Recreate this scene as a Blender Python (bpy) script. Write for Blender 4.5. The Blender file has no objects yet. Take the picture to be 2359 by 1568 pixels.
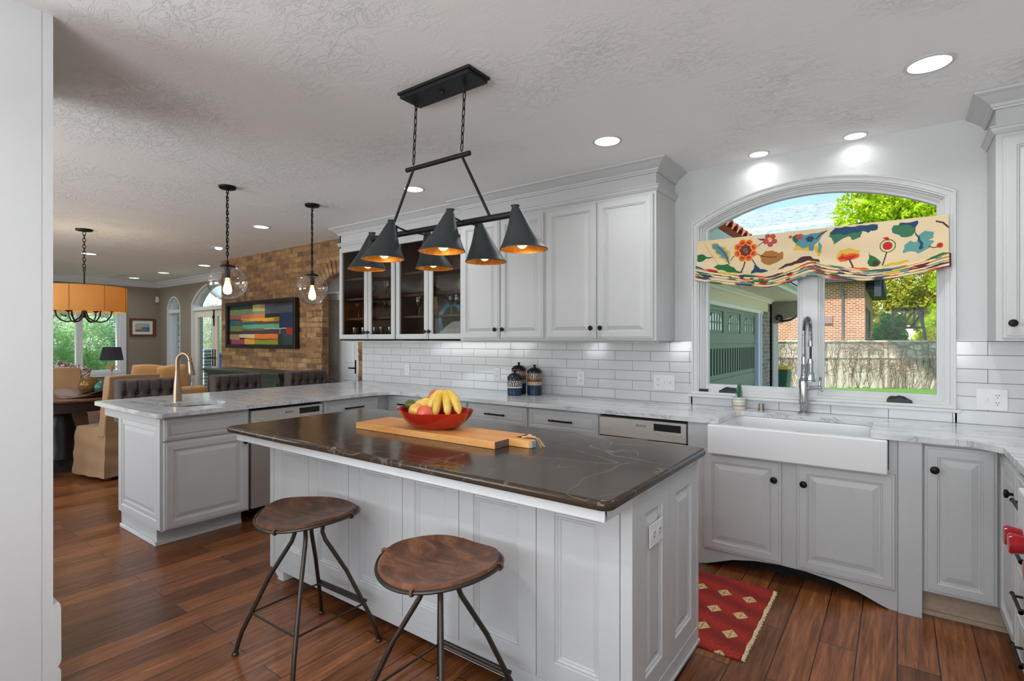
import bpy, math, random
import numpy as np
from mathutils import Vector, Matrix
from mathutils.geometry import tessellate_polygon
random.seed(7); np.random.seed(7)
SC = bpy.context.scene; COL = SC.collection
PI = math.pi
# ---------------------------------------------------------------- camera
YAW = math.atan(887.5/1210.0)
cd = bpy.data.cameras.new('camera'); cam = bpy.data.objects.new('camera', cd); COL.objects.link(cam)
cam.location = (0, 0, 1.354); cam.rotation_euler = (PI/2, 0, YAW)
cd.sensor_width = 36.0; cd.lens = 36.0*1210/2359; cd.shift_y = -1/2359; cd.clip_start = 0.05; cd.clip_end = 500
SC.camera = cam
# ---------------------------------------------------------------- exposure, sky, sun, lamps
vs = SC.view_settings; vs.view_transform = 'Standard'; vs.look = 'None'; vs.gamma = 1; vs.use_curve_mapping = False
vs.exposure = -0.5
w = bpy.data.worlds.new('sky'); SC.world = w; w.use_nodes = True; wn = w.node_tree
for n in list(wn.nodes): wn.nodes.remove(n)
sk = wn.nodes.new('ShaderNodeTexSky'); sk.sky_type = 'NISHITA'; sk.sun_disc = False
sk.sun_elevation = math.radians(50); sk.sun_rotation = math.radians(200); sk.air_density = 1.0; sk.dust_density = 0.6; sk.ozone_density = 2.0
bg = wn.nodes.new('ShaderNodeBackground'); bg.inputs[1].default_value = 0.37
wo = wn.nodes.new('ShaderNodeOutputWorld'); wn.links.new(sk.outputs[0], bg.inputs[0]); wn.links.new(bg.outputs[0], wo.inputs[0])
sl = bpy.data.lights.new('sun', 'SUN'); sl.energy = 7.8; sl.angle = math.radians(0.6); sl.color = (1, .95, .87)
so = bpy.data.objects.new('sun', sl); COL.objects.link(so)
so.rotation_euler = Vector((0.10, 0.66, -0.74)).to_track_quat('-Z', 'Y').to_euler()
CEIL = 2.586
def lamp(loc, power, col=(.96, .985, 1), size=.14, spread=150):
    l = bpy.data.lights.new('recessed_lamp', 'AREA'); l.shape = 'DISK'; l.size = size; l.energy = power; l.color = col; l.spread = math.radians(spread)
    o = bpy.data.objects.new('recessed_lamp', l); COL.objects.link(o); o.location = loc
    return o
# recessed ceiling lights: x, y, watts, radius
REC = [(.115, 2.987, 9, .078), (-1.446, 2.967, 7, .075), (-3.18, 2.98, 6, .075), (-5.576, 2.993, 6, .075),
       (-.205, 3.775, .5, .055), (-.739, 3.768, .8, .055), (-9.295, 2.472, 9, .085), (-9.218, 3.987, 7, .085), (-10.83, 3.983, 7, .085), (-12.2, 3.967, 4, .085)]
for x, y, p, r in REC: lamp((x, y, CEIL-.012), p, size=r*2-.02)
# lights of the same kind outside the frame, behind and beside the camera; last two added to brighten the passage
for x, y, p in [(.2, .9, 7), (-1.45, -.25, 17), (-.2, -1.4, 10), (-5.6, 1.0, 7), (-7.4, .2, 7), (-9.3, .6, 8), (-11.2, 1.6, 8), (-11.2, 2.9, 6), (-6.9, 4.4, 7), (-5.9, 4.08, 2.5)]:
    lamp((x, y, CEIL-.012), p)
# fill lamps added to brighten ceiling and room, set at added windows (window_4 to window_6)
SOUTHW = [(-1.6, .9, 190), (-5.2, -3.0, 215), (-9.6, -6.6, 220)]
for x0, x1, p in SOUTHW:
    l = bpy.data.lights.new('window_daylight', 'AREA'); l.shape = 'RECTANGLE'; l.size = x1-x0-.1; l.size_y = 1.6; l.energy = p; l.color = (.90, .965, 1); l.spread = math.radians(170)
    o = bpy.data.objects.new('window_daylight', l); COL.objects.link(o); o.location = ((x0+x1)/2, -2.52, 1.45); o.rotation_euler = (math.radians(150), 0, 0)
# ---------------------------------------------------------------- helpers
def S2L(c):
    return tuple(((v/255)/12.92 if v/255 <= .04045 else (((v/255)+.055)/1.055)**2.4) for v in c)
class NT:
    def __init__(s, name):
        s.m = bpy.data.materials.new(name); s.m.use_nodes = True; s.t = s.m.node_tree; s.N = s.t.nodes
        s.b = s.N['Principled BSDF']; s.out = s.N['Material Output']; s.tc = None
    def n(s, typ, **k):
        x = s.N.new('ShaderNode'+typ)
        for a, b in k.items(): setattr(x, a, b)
        return x
    def l(s, a, b): s.t.links.new(a, b)
    def coord(s, scale=(1, 1, 1), rot=(0, 0, 0), loc=(0, 0, 0), kind='Object'):
        if not s.tc: s.tc = s.n('TexCoord')
        m = s.n('Mapping'); m.inputs['Scale'].default_value = scale; m.inputs['Rotation'].default_value = rot; m.inputs['Location'].default_value = loc
        s.l(s.tc.outputs[kind], m.inputs[0]); return m.outputs[0]
    def noise(s, vec, scale, detail=3, rough=.55, dist=0):
        x = s.n('TexNoise'); x.inputs['Scale'].default_value = scale; x.inputs['Detail'].default_value = detail
        x.inputs['Roughness'].default_value = rough; x.inputs['Distortion'].default_value = dist; s.l(vec, x.inputs['Vector']); return x.outputs['Fac']
    def ramp(s, fac, stops, interp='LINEAR'):
        r = s.n('ValToRGB'); r.color_ramp.interpolation = interp
        e = r.color_ramp.elements
        while len(e) < len(stops): e.new(.5)
        for i, (p, c) in enumerate(stops):
            e[i].position = p; e[i].color = (c, c, c, 1) if isinstance(c, (int, float)) else tuple(c)+(1,)
        s.l(fac, r.inputs[0]); return r.outputs[0]
    def mix(s, fac, a, b, mode='MIX'):
        x = s.n('Mix', data_type='RGBA', blend_type=mode)
        for sock, v in ((x.inputs[0], fac), (x.inputs[6], a), (x.inputs[7], b)):
            if isinstance(v, (int, float)): sock.default_value = v
            elif isinstance(v, tuple): sock.default_value = v+(1,)
            else: s.l(v, sock)
        return x.outputs[2]
    def bump(s, h, strength=.3, dist=.01):
        b = s.n('Bump'); b.inputs['Strength'].default_value = strength; b.inputs['Distance'].default_value = dist
        s.l(h, b.inputs['Height']); s.l(b.outputs[0], s.b.inputs['Normal']); return b
    def set(s, **k):
        for a, v in k.items():
            i = s.b.inputs[{'col': 'Base Color', 'rough': 'Roughness', 'metal': 'Metallic', 'spec': 'Specular IOR Level', 'emis': 'Emission Color', 'es': 'Emission Strength', 'coat': 'Coat Weight', 'trans': 'Transmission Weight', 'sheen': 'Sheen Weight', 'alpha': 'Alpha', 'sss': 'Subsurface Weight'}[a]]
            if isinstance(v, (int, float)): i.default_value = v
            elif isinstance(v, tuple): i.default_value = v+(1,)
            else: s.l(v, i)
        return s
def plain(name, rgb, rough=.5, metal=0, nz=.06, sc=30, bump=0, **k):
    t = NT(name); c = S2L(rgb)
    f = t.noise(t.coord(), sc, 4)
    t.set(col=t.mix(f, tuple(v*(1-nz) for v in c), tuple(min(1, v*(1+nz)) for v in c)), rough=rough, metal=metal, **k)
    if bump: t.bump(f, bump, .004)
    return t.m
class MB:
    def __init__(s): s.v = []; s.f = []; s.sm = []; s.mi = []; s.cm = 0
    def add(s, vs_, fs, smooth=False):
        b = len(s.v); s.v += [tuple(p) for p in vs_]
        for f in fs: s.f.append(tuple(b+i for i in f)); s.sm.append(smooth); s.mi.append(s.cm)
        return s
    def box(s, x0, y0, z0, x1, y1, z1):
        x0, x1 = sorted((x0, x1)); y0, y1 = sorted((y0, y1)); z0, z1 = sorted((z0, z1))
        v = [(x, y, z) for z in (z0, z1) for y in (y0, y1) for x in (x0, x1)]
        return s.add(v, [(0, 2, 3, 1), (4, 5, 7, 6), (0, 1, 5, 4), (2, 6, 7, 3), (0, 4, 6, 2), (1, 3, 7, 5)])
    def rings(s, rr, closed=True, cap0=True, cap1=True, smooth=True, loop=False):
        n = len(rr[0]); v = [p for r in rr for p in r]; f = []
        m = len(rr)
        for i in range(m if loop else m-1):
            a = i*n; b = ((i+1) % m)*n
            for j in range(n if closed else n-1):
                k = (j+1) % n; f.append((a+j, a+k, b+k, b+j))
        s.add(v, f, smooth)
        base = len(s.v)-len(v)
        if not loop and cap0: s.f.append(tuple(base+j for j in reversed(range(n)))); s.sm.append(False); s.mi.append(s.cm)
        if not loop and cap1: s.f.append(tuple(base+(m-1)*n+j for j in range(n))); s.sm.append(False); s.mi.append(s.cm)
        return s
    def tube(s, pts, r, n=10, loop=False, sx=1, cap=True):
        pts = [Vector(p) for p in pts]; m = len(pts)
        rad = r if isinstance(r, (list, tuple)) else [r]*m
        T = []
        for i in range(m):
            a = pts[(i-1) % m] if (loop or i > 0) else pts[i]; b = pts[(i+1) % m] if (loop or i < m-1) else pts[i]
            t = (b-a); T.append(t.normalized() if t.length > 1e-9 else Vector((0, 0, 1)))
        up = Vector((0, 0, 1)) if abs(T[0].z) < .9 else Vector((1, 0, 0))
        N = (up-T[0]*up.dot(T[0])).normalized(); rr = []
        for i in range(m):
            N = (N-T[i]*N.dot(T[i])).normalized(); Bn = T[i].cross(N)
            rr.append([pts[i]+(N*math.cos(2*PI*k/n)*sx+Bn*math.sin(2*PI*k/n))*rad[i] for k in range(n)])
        return s.rings(rr, loop=loop, cap0=cap, cap1=cap)
    def lathe(s, prof, c=(0, 0, 0), n=32, axis='z', cap=False, sy=1, M=None):
        rr = []
        for r, z in prof:
            ring = []
            for k in range(n):
                a = 2*PI*k/n; p = (r*math.cos(a), r*math.sin(a)*sy, z)
                if axis == 'x': p = (p[2], p[0], p[1])
                if axis == 'y': p = (p[1], p[2], p[0])
                p = Vector(p)
                if M: p = M@p
                ring.append((p.x+c[0], p.y+c[1], p.z+c[2]))
            rr.append(ring)
        return s.rings(rr, cap0=cap, cap1=cap)
    def cyl(s, c, r, h, n=24, axis='z'):
        return s.lathe([(r, 0), (r, h)], c, n, axis, cap=True)
    def ell(s, c, rx, ry, rz, n=20, m=12, M=None, fn=None):
        rr = []
        for i in range(1, m):
            t = -PI/2+PI*i/m; ring = []
            for k in range(n):
                a = 2*PI*k/n; p = Vector((rx*math.cos(t)*math.cos(a), ry*math.cos(t)*math.sin(a), rz*math.sin(t)))
                if fn: p = fn(p)
                if M: p = M@p
                ring.append((p.x+c[0], p.y+c[1], p.z+c[2]))
            rr.append(ring)
        return s.rings(rr)
    def poly(s, pts): return s.add(pts, [tuple(range(len(pts)))])
    def prism(s, outer, a0, a1, holes=(), plane='xy', smooth_sides=False):
        def P(p, a): return {'xy': (p[0], p[1], a), 'xz': (p[0], a, p[1]), 'yz': (a, p[0], p[1])}[plane]
        loops = [outer]+list(holes); flat = [p for l in loops for p in l]; n = len(flat)
        if holes: tri = tessellate_polygon([[Vector((p[0], p[1], 0)) for p in l] for l in loops])
        else: tri = [tuple(range(n))]
        s.add([P(p, a0) for p in flat]+[P(p, a1) for p in flat], [tuple(t) for t in tri]+[tuple(reversed([i+n for i in t])) for t in tri])
        b = len(s.v)-2*n; o = 0
        for l in loops:
            m = len(l)
            for j in range(m):
                k = (j+1) % m; s.f.append((b+o+j, b+o+k, b+n+o+k, b+n+o+j)); s.sm.append(smooth_sides); s.mi.append(s.cm)
            o += m
        return s
    def face(s, o, u, v, n, w, h, rg, close=True, back=True):
        """nested rectangles: rg = [(inset, height), ...] raised along n from the plane at o"""
        o, u, v, n = Vector(o), Vector(u), Vector(v), Vector(n); rr = []
        for i, d in rg:
            rr.append([o+u*i+v*i+n*d, o+u*(w-i)+v*i+n*d, o+u*(w-i)+v*(h-i)+n*d, o+u*i+v*(h-i)+n*d])
        return s.rings(rr, cap0=back, cap1=close, smooth=False)
    def sweep(s, path, prof, loop=False):
        """prof [(out, z)], swept along xy path, out to the right-hand side of travel"""
        P = [Vector((p[0], p[1])) for p in path]; m = len(P); rr = []
        for i in range(m):
            a = P[(i-1) % m] if (loop or i) else None; b = P[(i+1) % m] if (loop or i < m-1) else None
            d0 = (P[i]-a).normalized() if a is not None else (b-P[i]).normalized(); d1 = (b-P[i]).normalized() if b is not None else d0
            n0 = Vector((d0.y, -d0.x)); n1 = Vector((d1.y, -d1.x)); nn = (n0+n1).normalized(); nn = nn/max(.3, nn.dot(n0))
            rr.append([(P[i].x+nn.x*q, P[i].y+nn.y*q, z) for q, z in prof])
        return s.rings(rr, loop=loop, smooth=False)
    def build(s, name, mat, parent=None, bevel=0, seg=2, sharp=None, world=True):
        me = bpy.data.meshes.new(name)
        off = Vector((0, 0, 0))
        if parent is not None and world:
            q = parent
            while q is not None: off += q.location; q = q.parent
        me.from_pydata([(p[0]-off.x, p[1]-off.y, p[2]-off.z) for p in s.v], [], s.f)
        for mm in (mat if isinstance(mat, (list, tuple)) else [mat]): me.materials.append(mm)
        me.polygons.foreach_set('use_smooth', s.sm); me.polygons.foreach_set('material_index', s.mi)
        import bmesh
        bm = bmesh.new(); bm.from_mesh(me); bmesh.ops.remove_doubles(bm, verts=bm.verts, dist=1e-6)
        bmesh.ops.recalc_face_normals(bm, faces=bm.faces); bm.to_mesh(me); bm.free()
        if any(s.sm): me.set_sharp_from_angle(angle=math.radians(sharp or 42))
        me.update()
        o = bpy.data.objects.new(name, me); COL.objects.link(o)
        if parent is not None: o.parent = parent
        if bevel:
            b = o.modifiers.new('bevel', 'BEVEL'); b.width = bevel; b.segments = seg; b.limit_method = 'ANGLE'; b.angle_limit = math.radians(40)
        return o
def thing(name, label, cat, loc=(0, 0, 0), group=None, kind=None):
    o = bpy.data.objects.new(name, None); COL.objects.link(o); o.location = loc; o.empty_display_size = .05
    return tag(o, label, cat, group, kind)
def tag(o, label=None, cat=None, group=None, kind=None):
    if label: o['label'] = label
    if cat: o['category'] = cat
    if group: o['group'] = group
    if kind: o['kind'] = kind
    return o
def struct(o, label=None): return tag(o, label, None, None, 'structure')
def sroot(name, loc=(0, 0, 0), label=None): return thing(name, label, None, loc, None, 'structure')
KIDS = {}
def kids(o): return [c for c in bpy.data.objects if c.parent == o]
def dup(o, parent=None, loc=None, rotz=None, label=None, top=True):
    c = o.copy(); COL.objects.link(c)
    if parent is not None: c.parent = parent
    if loc is not None: c.location = loc
    if rotz is not None: c.rotation_euler = (0, 0, rotz)
    if label: c['label'] = label
    for k in kids(o): dup(k, c)
    return c
def paint(o, fn):
    """per-point colour of the thing itself, fn(x,y,z arrays) -> Nx3 sRGB 0..255"""
    me = o.data; n = len(me.vertices); co = np.empty(n*3); me.vertices.foreach_get('co', co); co = co.reshape(-1, 3)
    c = np.clip(np.asarray(fn(co[:, 0], co[:, 1], co[:, 2]), float)/255, 0, 1)
    lin = np.where(c <= .04045, c/12.92, ((c+.055)/1.055)**2.4)
    at = me.color_attributes.new('Col', 'FLOAT_COLOR', 'POINT'); at.data.foreach_set('color', np.hstack([lin, np.ones((n, 1))]).ravel())
def painted(name, rough=.6, bump=0, bsc=200, **k):
    t = NT(name); a = t.n('Attribute'); a.attribute_name = 'Col'
    f = t.noise(t.coord(), bsc, 3)
    t.set(col=t.mix(.25, a.outputs['Color'], t.mix(f, (0, 0, 0), (1, 1, 1)), 'SOFT_LIGHT'), rough=rough, **k)
    if bump: t.bump(f, bump, .003)
    return t.m
def inpoly(X, Y, pts):
    r = np.zeros(X.shape, bool); n = len(pts)
    for i in range(n):
        x0, y0 = pts[i]; x1, y1 = pts[(i+1) % n]
        if y0 == y1: continue
        c = ((y0 > Y) != (y1 > Y)) & (X < (x1-x0)*(Y-y0)/(y1-y0)+x0); r ^= c
    return r
def inline(X, Y, pts, wd):
    r = np.zeros(X.shape, bool)
    for (x0, y0), (x1, y1) in zip(pts, pts[1:]):
        L = (x1-x0)**2+(y1-y0)**2+1e-12; t = np.clip(((X-x0)*(x1-x0)+(Y-y0)*(y1-y0))/L, 0, 1)
        r |= (X-x0-t*(x1-x0))**2+(Y-y0-t*(y1-y0))**2 < wd*wd
    return r
# ---------------------------------------------------------------- materials
def m_white():
    t = NT('white_cabinet_paint'); f = t.noise(t.coord((1, 1, 1)), 60, 3)
    t.set(col=t.mix(f, S2L((189, 190, 190)), S2L((195, 196, 196))), rough=.38); t.bump(f, .05, .002); return t.m
WHITE = m_white()
WPAINT = plain('white_trim_paint', (212, 213, 214), .45, nz=.02)
def m_wall(name, rgb, b=.25, s=9):
    t = NT(name); v = t.coord(); f = t.noise(v, s, 5, .6, .6); g = t.ramp(f, [(.45, 0), (.6, 1)])
    t.set(col=S2L(rgb), rough=.75); t.bump(g, b, .004); return t.m
WALL = m_wall('white_textured_plaster', (207, 208, 209))
TAUPE = m_wall('taupe_wall_paint', (140, 128, 114), .08, 20)
def m_ceil():
    t = NT('knockdown_ceiling_plaster'); v = t.coord(); 
    a = t.noise(t.coord((1, 1.9, 1), (0, 0, .35)), 6.5, 8, .68, 1.6); r1 = t.ramp(a, [(.47, 0), (.53, 1)])
    b = t.noise(t.coord((1.6, 1, 1), (0, 0, -.2)), 17, 5, .6, .8); r2 = t.ramp(b, [(.5, 0), (.56, 1)])
    msk = t.ramp(t.noise(v, 1.4, 2), [(.46, .05), (.66, 1)])
    h = t.mix(.25, t.mix(msk, (0, 0, 0), r1), t.mix(msk, (0, 0, 0), r2))
    t.set(col=S2L((245, 245, 244)), rough=.8); t.bump(h, .7, .007); return t.m
CEILM = m_ceil()
def m_floor():
    t = NT('hickory_plank_floor'); v = t.coord((1, 1, 1), (0, 0, PI/2))
    br = t.n('TexBrick'); br.offset = .37; br.inputs['Scale'].default_value = 1; br.inputs['Brick Width'].default_value = 1.15; br.inputs['Row Height'].default_value = .142
    br.inputs['Mortar Size'].default_value = .0026; br.inputs['Mortar Smooth'].default_value = .3; br.inputs['Bias'].default_value = 0
    br.inputs[1].default_value = (0, 0, 0, 1); br.inputs[2].default_value = (1, 1, 1, 1); br.inputs[3].default_value = (.5, .5, .5, 1)
    t.l(v, br.inputs[0])
    gv = t.n('VectorMath', operation='ADD'); t.l(t.coord((1, .06, 1)), gv.inputs[0])
    sc = t.n('VectorMath', operation='SCALE'); t.l(br.outputs[0], sc.inputs[0]); sc.inputs['Scale'].default_value = 7.3; t.l(sc.outputs[0], gv.inputs[1])
    g = t.noise(gv.outputs[0], 26, 7, .62, 1.5); g2 = t.noise(gv.outputs[0], 120, 3, .6, .3)
    c = t.ramp(g, [(.22, S2L((74, 40, 22))), (.42, S2L((112, 66, 36))), (.6, S2L((138, 84, 48))), (.8, S2L((166, 108, 64)))])
    pl = t.ramp(br.outputs[0], [(0, (.52, .5, .48)), (1, (1.18, 1.18, 1.18))])
    c = t.mix(1, c, pl, 'MULTIPLY'); c = t.mix(.28, c, t.ramp(g2, [(.35, 0), (.6, 1)]), 'SOFT_LIGHT')
    c = t.mix(t.ramp(br.outputs[1], [(.2, 0), (.9, 1)]), c, S2L((36, 18, 10)))
    t.set(col=c, rough=t.ramp(g, [(.2, .36), (.8, .24)]), spec=.45)
    h = t.mix(br.outputs[1], t.mix(.5, g, g2), (0, 0, 0)); t.bump(h, .25, .003); return t.m
FLOORM = m_floor()
def m_marble():
    t = NT('white_marble'); v = t.coord((1, 1, 1), (0, 0, .12)); d = t.noise(t.coord((.45, 3.2, 1), (0, 0, .1)), 4.5, 7, .65, .7)
    wv = t.noise(t.coord((.6, 1.3, 1), (0, 0, .5)), 1.3, 6, .7, 1.4); vein = t.ramp(wv, [(.485, 0), (.5, 1), (.515, 0)])
    c = t.ramp(d, [(.25, S2L((176, 178, 181))), (.5, S2L((206, 207, 208))), (.75, S2L((224, 224, 224)))])
    c = t.mix(t.mix(.55, (0, 0, 0), vein), c, S2L((120, 124, 130))); t.set(col=c, rough=.16, spec=.5); return t.m
MARBLE = m_marble()
def m_soap():
    t = NT('dark_soapstone'); wv = t.noise(t.coord((.5, 1.3, 1), (0, 0, .5)), 2.4, 2, .4, .5); v1 = t.ramp(wv, [(.4965, 0), (.5, 1), (.5035, 0)])
    w2 = t.noise(t.coord((1.5, .5, 1), (0, 0, -.7), (3, 1, 0)), 2.8, 2, .4, .4); v2 = t.ramp(w2, [(.5165, 0), (.52, .8), (.5235, 0)])
    f = t.noise(t.coord(), 60, 4); base = t.mix(f, S2L((50, 39, 30)), S2L((70, 55, 42)))
    c = t.mix(t.mix(.5, (0, 0, 0), t.mix(1, v1, v2, 'ADD')), base, S2L((150, 140, 128)))
    t.set(col=c, rough=t.ramp(f, [(.3, .12), (.7, .19)]), spec=.26); t.bump(f, .04, .001); return t.m
SOAP = m_soap()
def m_tile():
    t = NT('white_subway_tile'); v = t.coord((1, 1, 1), (PI/2, 0, 0)); 
    sp = t.n('SeparateXYZ'); t.l(t.n('TexCoord').outputs['Object'], sp.inputs[0]); cb = t.n('CombineXYZ')
    t.l(sp.outputs[0], cb.inputs[0]); t.l(sp.outputs[2], cb.inputs[1])
    br = t.n('TexBrick'); br.offset = .5; br.inputs['Scale'].default_value = 1; br.inputs['Brick Width'].default_value = .2945; br.inputs['Row Height'].default_value = .0762
    br.inputs['Mortar Size'].default_value = .0017; br.inputs['Mortar Smooth'].default_value = .2
    br.inputs[1].default_value = S2L((214, 215, 216))+(1,); br.inputs[2].default_value = S2L((208, 209, 211))+(1,); br.inputs[3].default_value = S2L((104, 104, 106))+(1,)
    mp = t.n('Mapping'); mp.inputs['Location'].default_value = (.19+.2945*20, -.889+.0762*20, 0); t.l(cb.outputs[0], mp.inputs[0]); t.l(mp.outputs[0], br.inputs[0])
    nz = t.noise(t.coord(), 14, 2); t.set(col=br.outputs[0], rough=t.ramp(br.outputs[1], [(0, .1), (1, .7)]), spec=.5)
    h = t.mix(br.outputs[1], t.mix(.25, (1, 1, 1), nz), (0, 0, 0)); t.bump(h, .35, .004); return t.m
TILE = m_tile()
def m_brick(name, c1, c2, mort, bw=.21, rh=.072, ms=.008, rough_=.9, b=.9, nz=True, plane='xz', dist=.012, spot=None):
    t = NT(name); sp = t.n('SeparateXYZ'); t.l(t.n('TexCoord').outputs['Object'], sp.inputs[0]); cb = t.n('CombineXYZ')
    ax = {'xz': (0, 2), 'yz': (1, 2)}[plane]; t.l(sp.outputs[ax[0]], cb.inputs[0]); t.l(sp.outputs[ax[1]], cb.inputs[1])
    vec = cb.outputs[0]
    if nz:
        n1 = t.n('TexNoise'); n1.inputs['Scale'].default_value = 5; n1.inputs['Detail'].default_value = 4; t.l(cb.outputs[0], n1.inputs[0])
        sb = t.n('VectorMath', operation='SUBTRACT'); t.l(n1.outputs['Color'], sb.inputs[0]); sb.inputs[1].default_value = (.5, .5, .5)
        sc = t.n('VectorMath', operation='SCALE'); t.l(sb.outputs[0], sc.inputs[0]); sc.inputs['Scale'].default_value = dist*5
        ad = t.n('VectorMath', operation='ADD'); t.l(vec, ad.inputs[0]); t.l(sc.outputs[0], ad.inputs[1]); vec = ad.outputs[0]
    br = t.n('TexBrick'); br.offset = .5; br.inputs['Scale'].default_value = 1; br.inputs['Brick Width'].default_value = bw; br.inputs['Row Height'].default_value = rh
    br.inputs['Mortar Size'].default_value = ms; br.inputs['Mortar Smooth'].default_value = .5 if nz else .1
    br.inputs[1].default_value = S2L(c1)+(1,); br.inputs[2].default_value = S2L(c2)+(1,); br.inputs[3].default_value = S2L(mort)+(1,); t.l(vec, br.inputs[0])
    f = t.noise(t.coord(), 9 if nz else 1.2, 6, .7); f2 = t.noise(t.coord(), 45, 4, .7)
    c = t.mix(.75 if nz else .3, br.outputs[0], t.ramp(f, [(.3, .12), (.7, .9)]), 'SOFT_LIGHT'); c = t.mix(.35, c, f2, 'SOFT_LIGHT')
    if spot: c = t.mix(t.ramp(t.noise(t.coord((1, 1, 1), (0, 0, 0), (5, 2, 1)), 3.2, 5, .7), [(.6, 0), (.68, .8)]), c, S2L(spot))
    t.set(col=c, rough=rough_); h = t.mix(br.outputs[1], t.mix(.5, f, f2), (0, 0, 0)); t.bump(h, b, .02 if nz else .006); return t.m
OLDBRICK = m_brick('old_tan_brick', (176, 136, 92), (118, 88, 62), (150, 120, 88), bw=.205, rh=.066, ms=.006, spot=(96, 72, 56), dist=.008)
BRONZE = plain('dark_bronze_metal', (38, 32, 28), .42, .8, nz=.25)
IRON = plain('blackened_iron', (40, 41, 42), .5, .6, nz=.2)
SHADE = plain('blackened_shade_metal', (64, 70, 72), .48, .55, nz=.25, sc=8)
def m_gold():
    t = NT('gold_leaf_lining'); f = t.noise(t.coord(), 60, 6, .75); t.set(col=t.ramp(f, [(.3, S2L((190, 110, 30))), (.7, S2L((240, 180, 80)))]), rough=.4, metal=.75); return t.m
GOLD = m_gold()
STOOLM = plain('gunmetal_stool_steel', (74, 68, 62), .38, .85, nz=.15)
def m_leather(name, a, b, c, sc=7):
    t = NT(name); f = t.noise(t.coord((1, 2.2, 1), (0, 0, .6)), sc, 7, .7, 1.2); g = t.noise(t.coord((3, 1, 1)), 60, 5, .7)
    col = t.ramp(f, [(.28, S2L(a)), (.5, S2L(b)), (.72, S2L(c))]); col = t.mix(.4, col, g, 'SOFT_LIGHT')
    t.set(col=col, rough=.72, sheen=.1, spec=.3); t.bump(t.mix(.5, f, g), .45, .004); return t.m
HIDE = m_leather('brown_hide_leather', (40, 25, 16), (82, 50, 30), (120, 76, 46))
HIDE2 = m_leather('rust_brown_hide_leather', (50, 34, 25), (104, 63, 40), (144, 96, 64))
TUFT = m_leather('grey_brown_tufted_leather', (58, 48, 46), (80, 68, 66), (98, 86, 84), 3)
STEEL = plain('brushed_stainless_steel', (190, 188, 186), .3, .7, nz=.05, sc=200)
CHROME = plain('satin_chrome', (190, 192, 194), .16, 1, nz=.02)
NICKEL = plain('brushed_nickel_faucet', (156, 134, 112), .32, .95, nz=.06, sc=90)
BLACKP = plain('black_plastic', (22, 22, 24), .4)
DARKGAP = plain('dark_toe_kick', (14, 13, 13), .8)
FIRECLAY = plain('white_fireclay', (226, 227, 228), .1, nz=.01, bump=.06, sc=40)
BOARDM = None
def m_wood(name, a, b, sc=10, rot=0, rough_=.45, str_=(1, 8, 8)):
    t = NT(name); f = t.noise(t.coord(str_, (0, 0, rot)), sc, 6, .6, .8); f2 = t.noise(t.coord(), 80, 3)
    c = t.mix(.3, t.ramp(f, [(.3, S2L(a)), (.7, S2L(b))]), f2, 'SOFT_LIGHT'); t.set(col=c, rough=rough_); t.bump(f, .1, .002); return t.m
BOARDM = m_wood('honey_oak_board', (194, 126, 62), (226, 166, 98), 2.5)
ENDG = m_wood('weathered_end_grain', (120, 110, 104), (70, 62, 58), 20)
TABLEW = m_wood('dark_walnut_table', (70, 42, 24), (112, 70, 42), 3, rough_=.28)
DARKW = m_wood('espresso_wood', (30, 22, 18), (46, 34, 28), 3)
INTW = m_wood('dark_brown_cabinet_interior', (56, 34, 22), (84, 54, 36), 3)
PINE = m_wood('unpainted_toe_board', (168, 146, 126), (190, 170, 148), 3)
def m_fabric(name, rgb, rgb2=None, sc=220, bump=.3, rough_=.9):
    t = NT(name); w = t.n('TexWave'); w.inputs['Scale'].default_value = sc; t.l(t.coord(), w.inputs[0]); w2 = t.n('TexWave', bands_direction='Z'); w2.inputs['Scale'].default_value = sc; t.l(t.coord(), w2.inputs[0])
    f = t.noise(t.coord(), 5, 5); g = t.noise(t.coord(), 160, 3); b = S2L(rgb2 or tuple(int(v*.82) for v in rgb))
    c = t.mix(.35, t.mix(f, b, S2L(rgb)), g, 'SOFT_LIGHT'); t.set(col=c, rough=rough_, sheen=.2); t.bump(t.mix(.5, t.mix(.5, w.outputs[1], w2.outputs[1]), f), bump, .003); return t.m
LINEN = m_fabric('tan_linen_slipcover', (176, 140, 100), (150, 114, 78))
GOLDLIN = m_fabric('golden_tan_cushion', (214, 164, 104), (196, 142, 84))
ROPE = plain('natural_jute_rope', (196, 156, 110), .9)
def m_glass(name, tint=(1, 1, 1), ior=1.45, rough_=0.0, dens=0, pw_=3.5):
    t = NT(name); t.N.remove(t.b); tr = t.n('BsdfTransparent'); tr.inputs[0].default_value = tint+(1,); gl = t.n('BsdfGlossy'); gl.inputs['Roughness'].default_value = rough_
    lw = t.n('LayerWeight'); lw.inputs[0].default_value = .5; pw = t.n('Math', operation='POWER'); t.l(lw.outputs['Facing'], pw.inputs[0]); pw.inputs[1].default_value = pw_; r0 = ((ior-1)/(ior+1))**2; mx = t.n('MixShader')
    mm = t.n('Math', operation='MULTIPLY_ADD'); mm.inputs[1].default_value = .75*(dens or 1); mm.inputs[2].default_value = r0; mm.use_clamp = True; t.l(pw.outputs[0], mm.inputs[0]); t.l(mm.outputs[0], mx.inputs[0])
    t.l(tr.outputs[0], mx.inputs[1]); t.l(gl.outputs[0], mx.inputs[2]); t.l(mx.outputs[0], t.out.inputs[0]); return t.m
WGLASS = m_glass('window_glass', (.98, .985, .985), ior=1.12, dens=.25)
CGLASS = m_glass('cabinet_door_glass', (.88, .85, .82), ior=1.2, dens=.45)
BGLASS = m_glass('clear_blown_glass', (.94, .93, .92), ior=1.6, dens=1.33, pw_=2.2)
DGLASS = m_glass('clear_drinking_glass', (.9, .9, .88), ior=1.8, dens=1.33, pw_=1.6)
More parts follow.
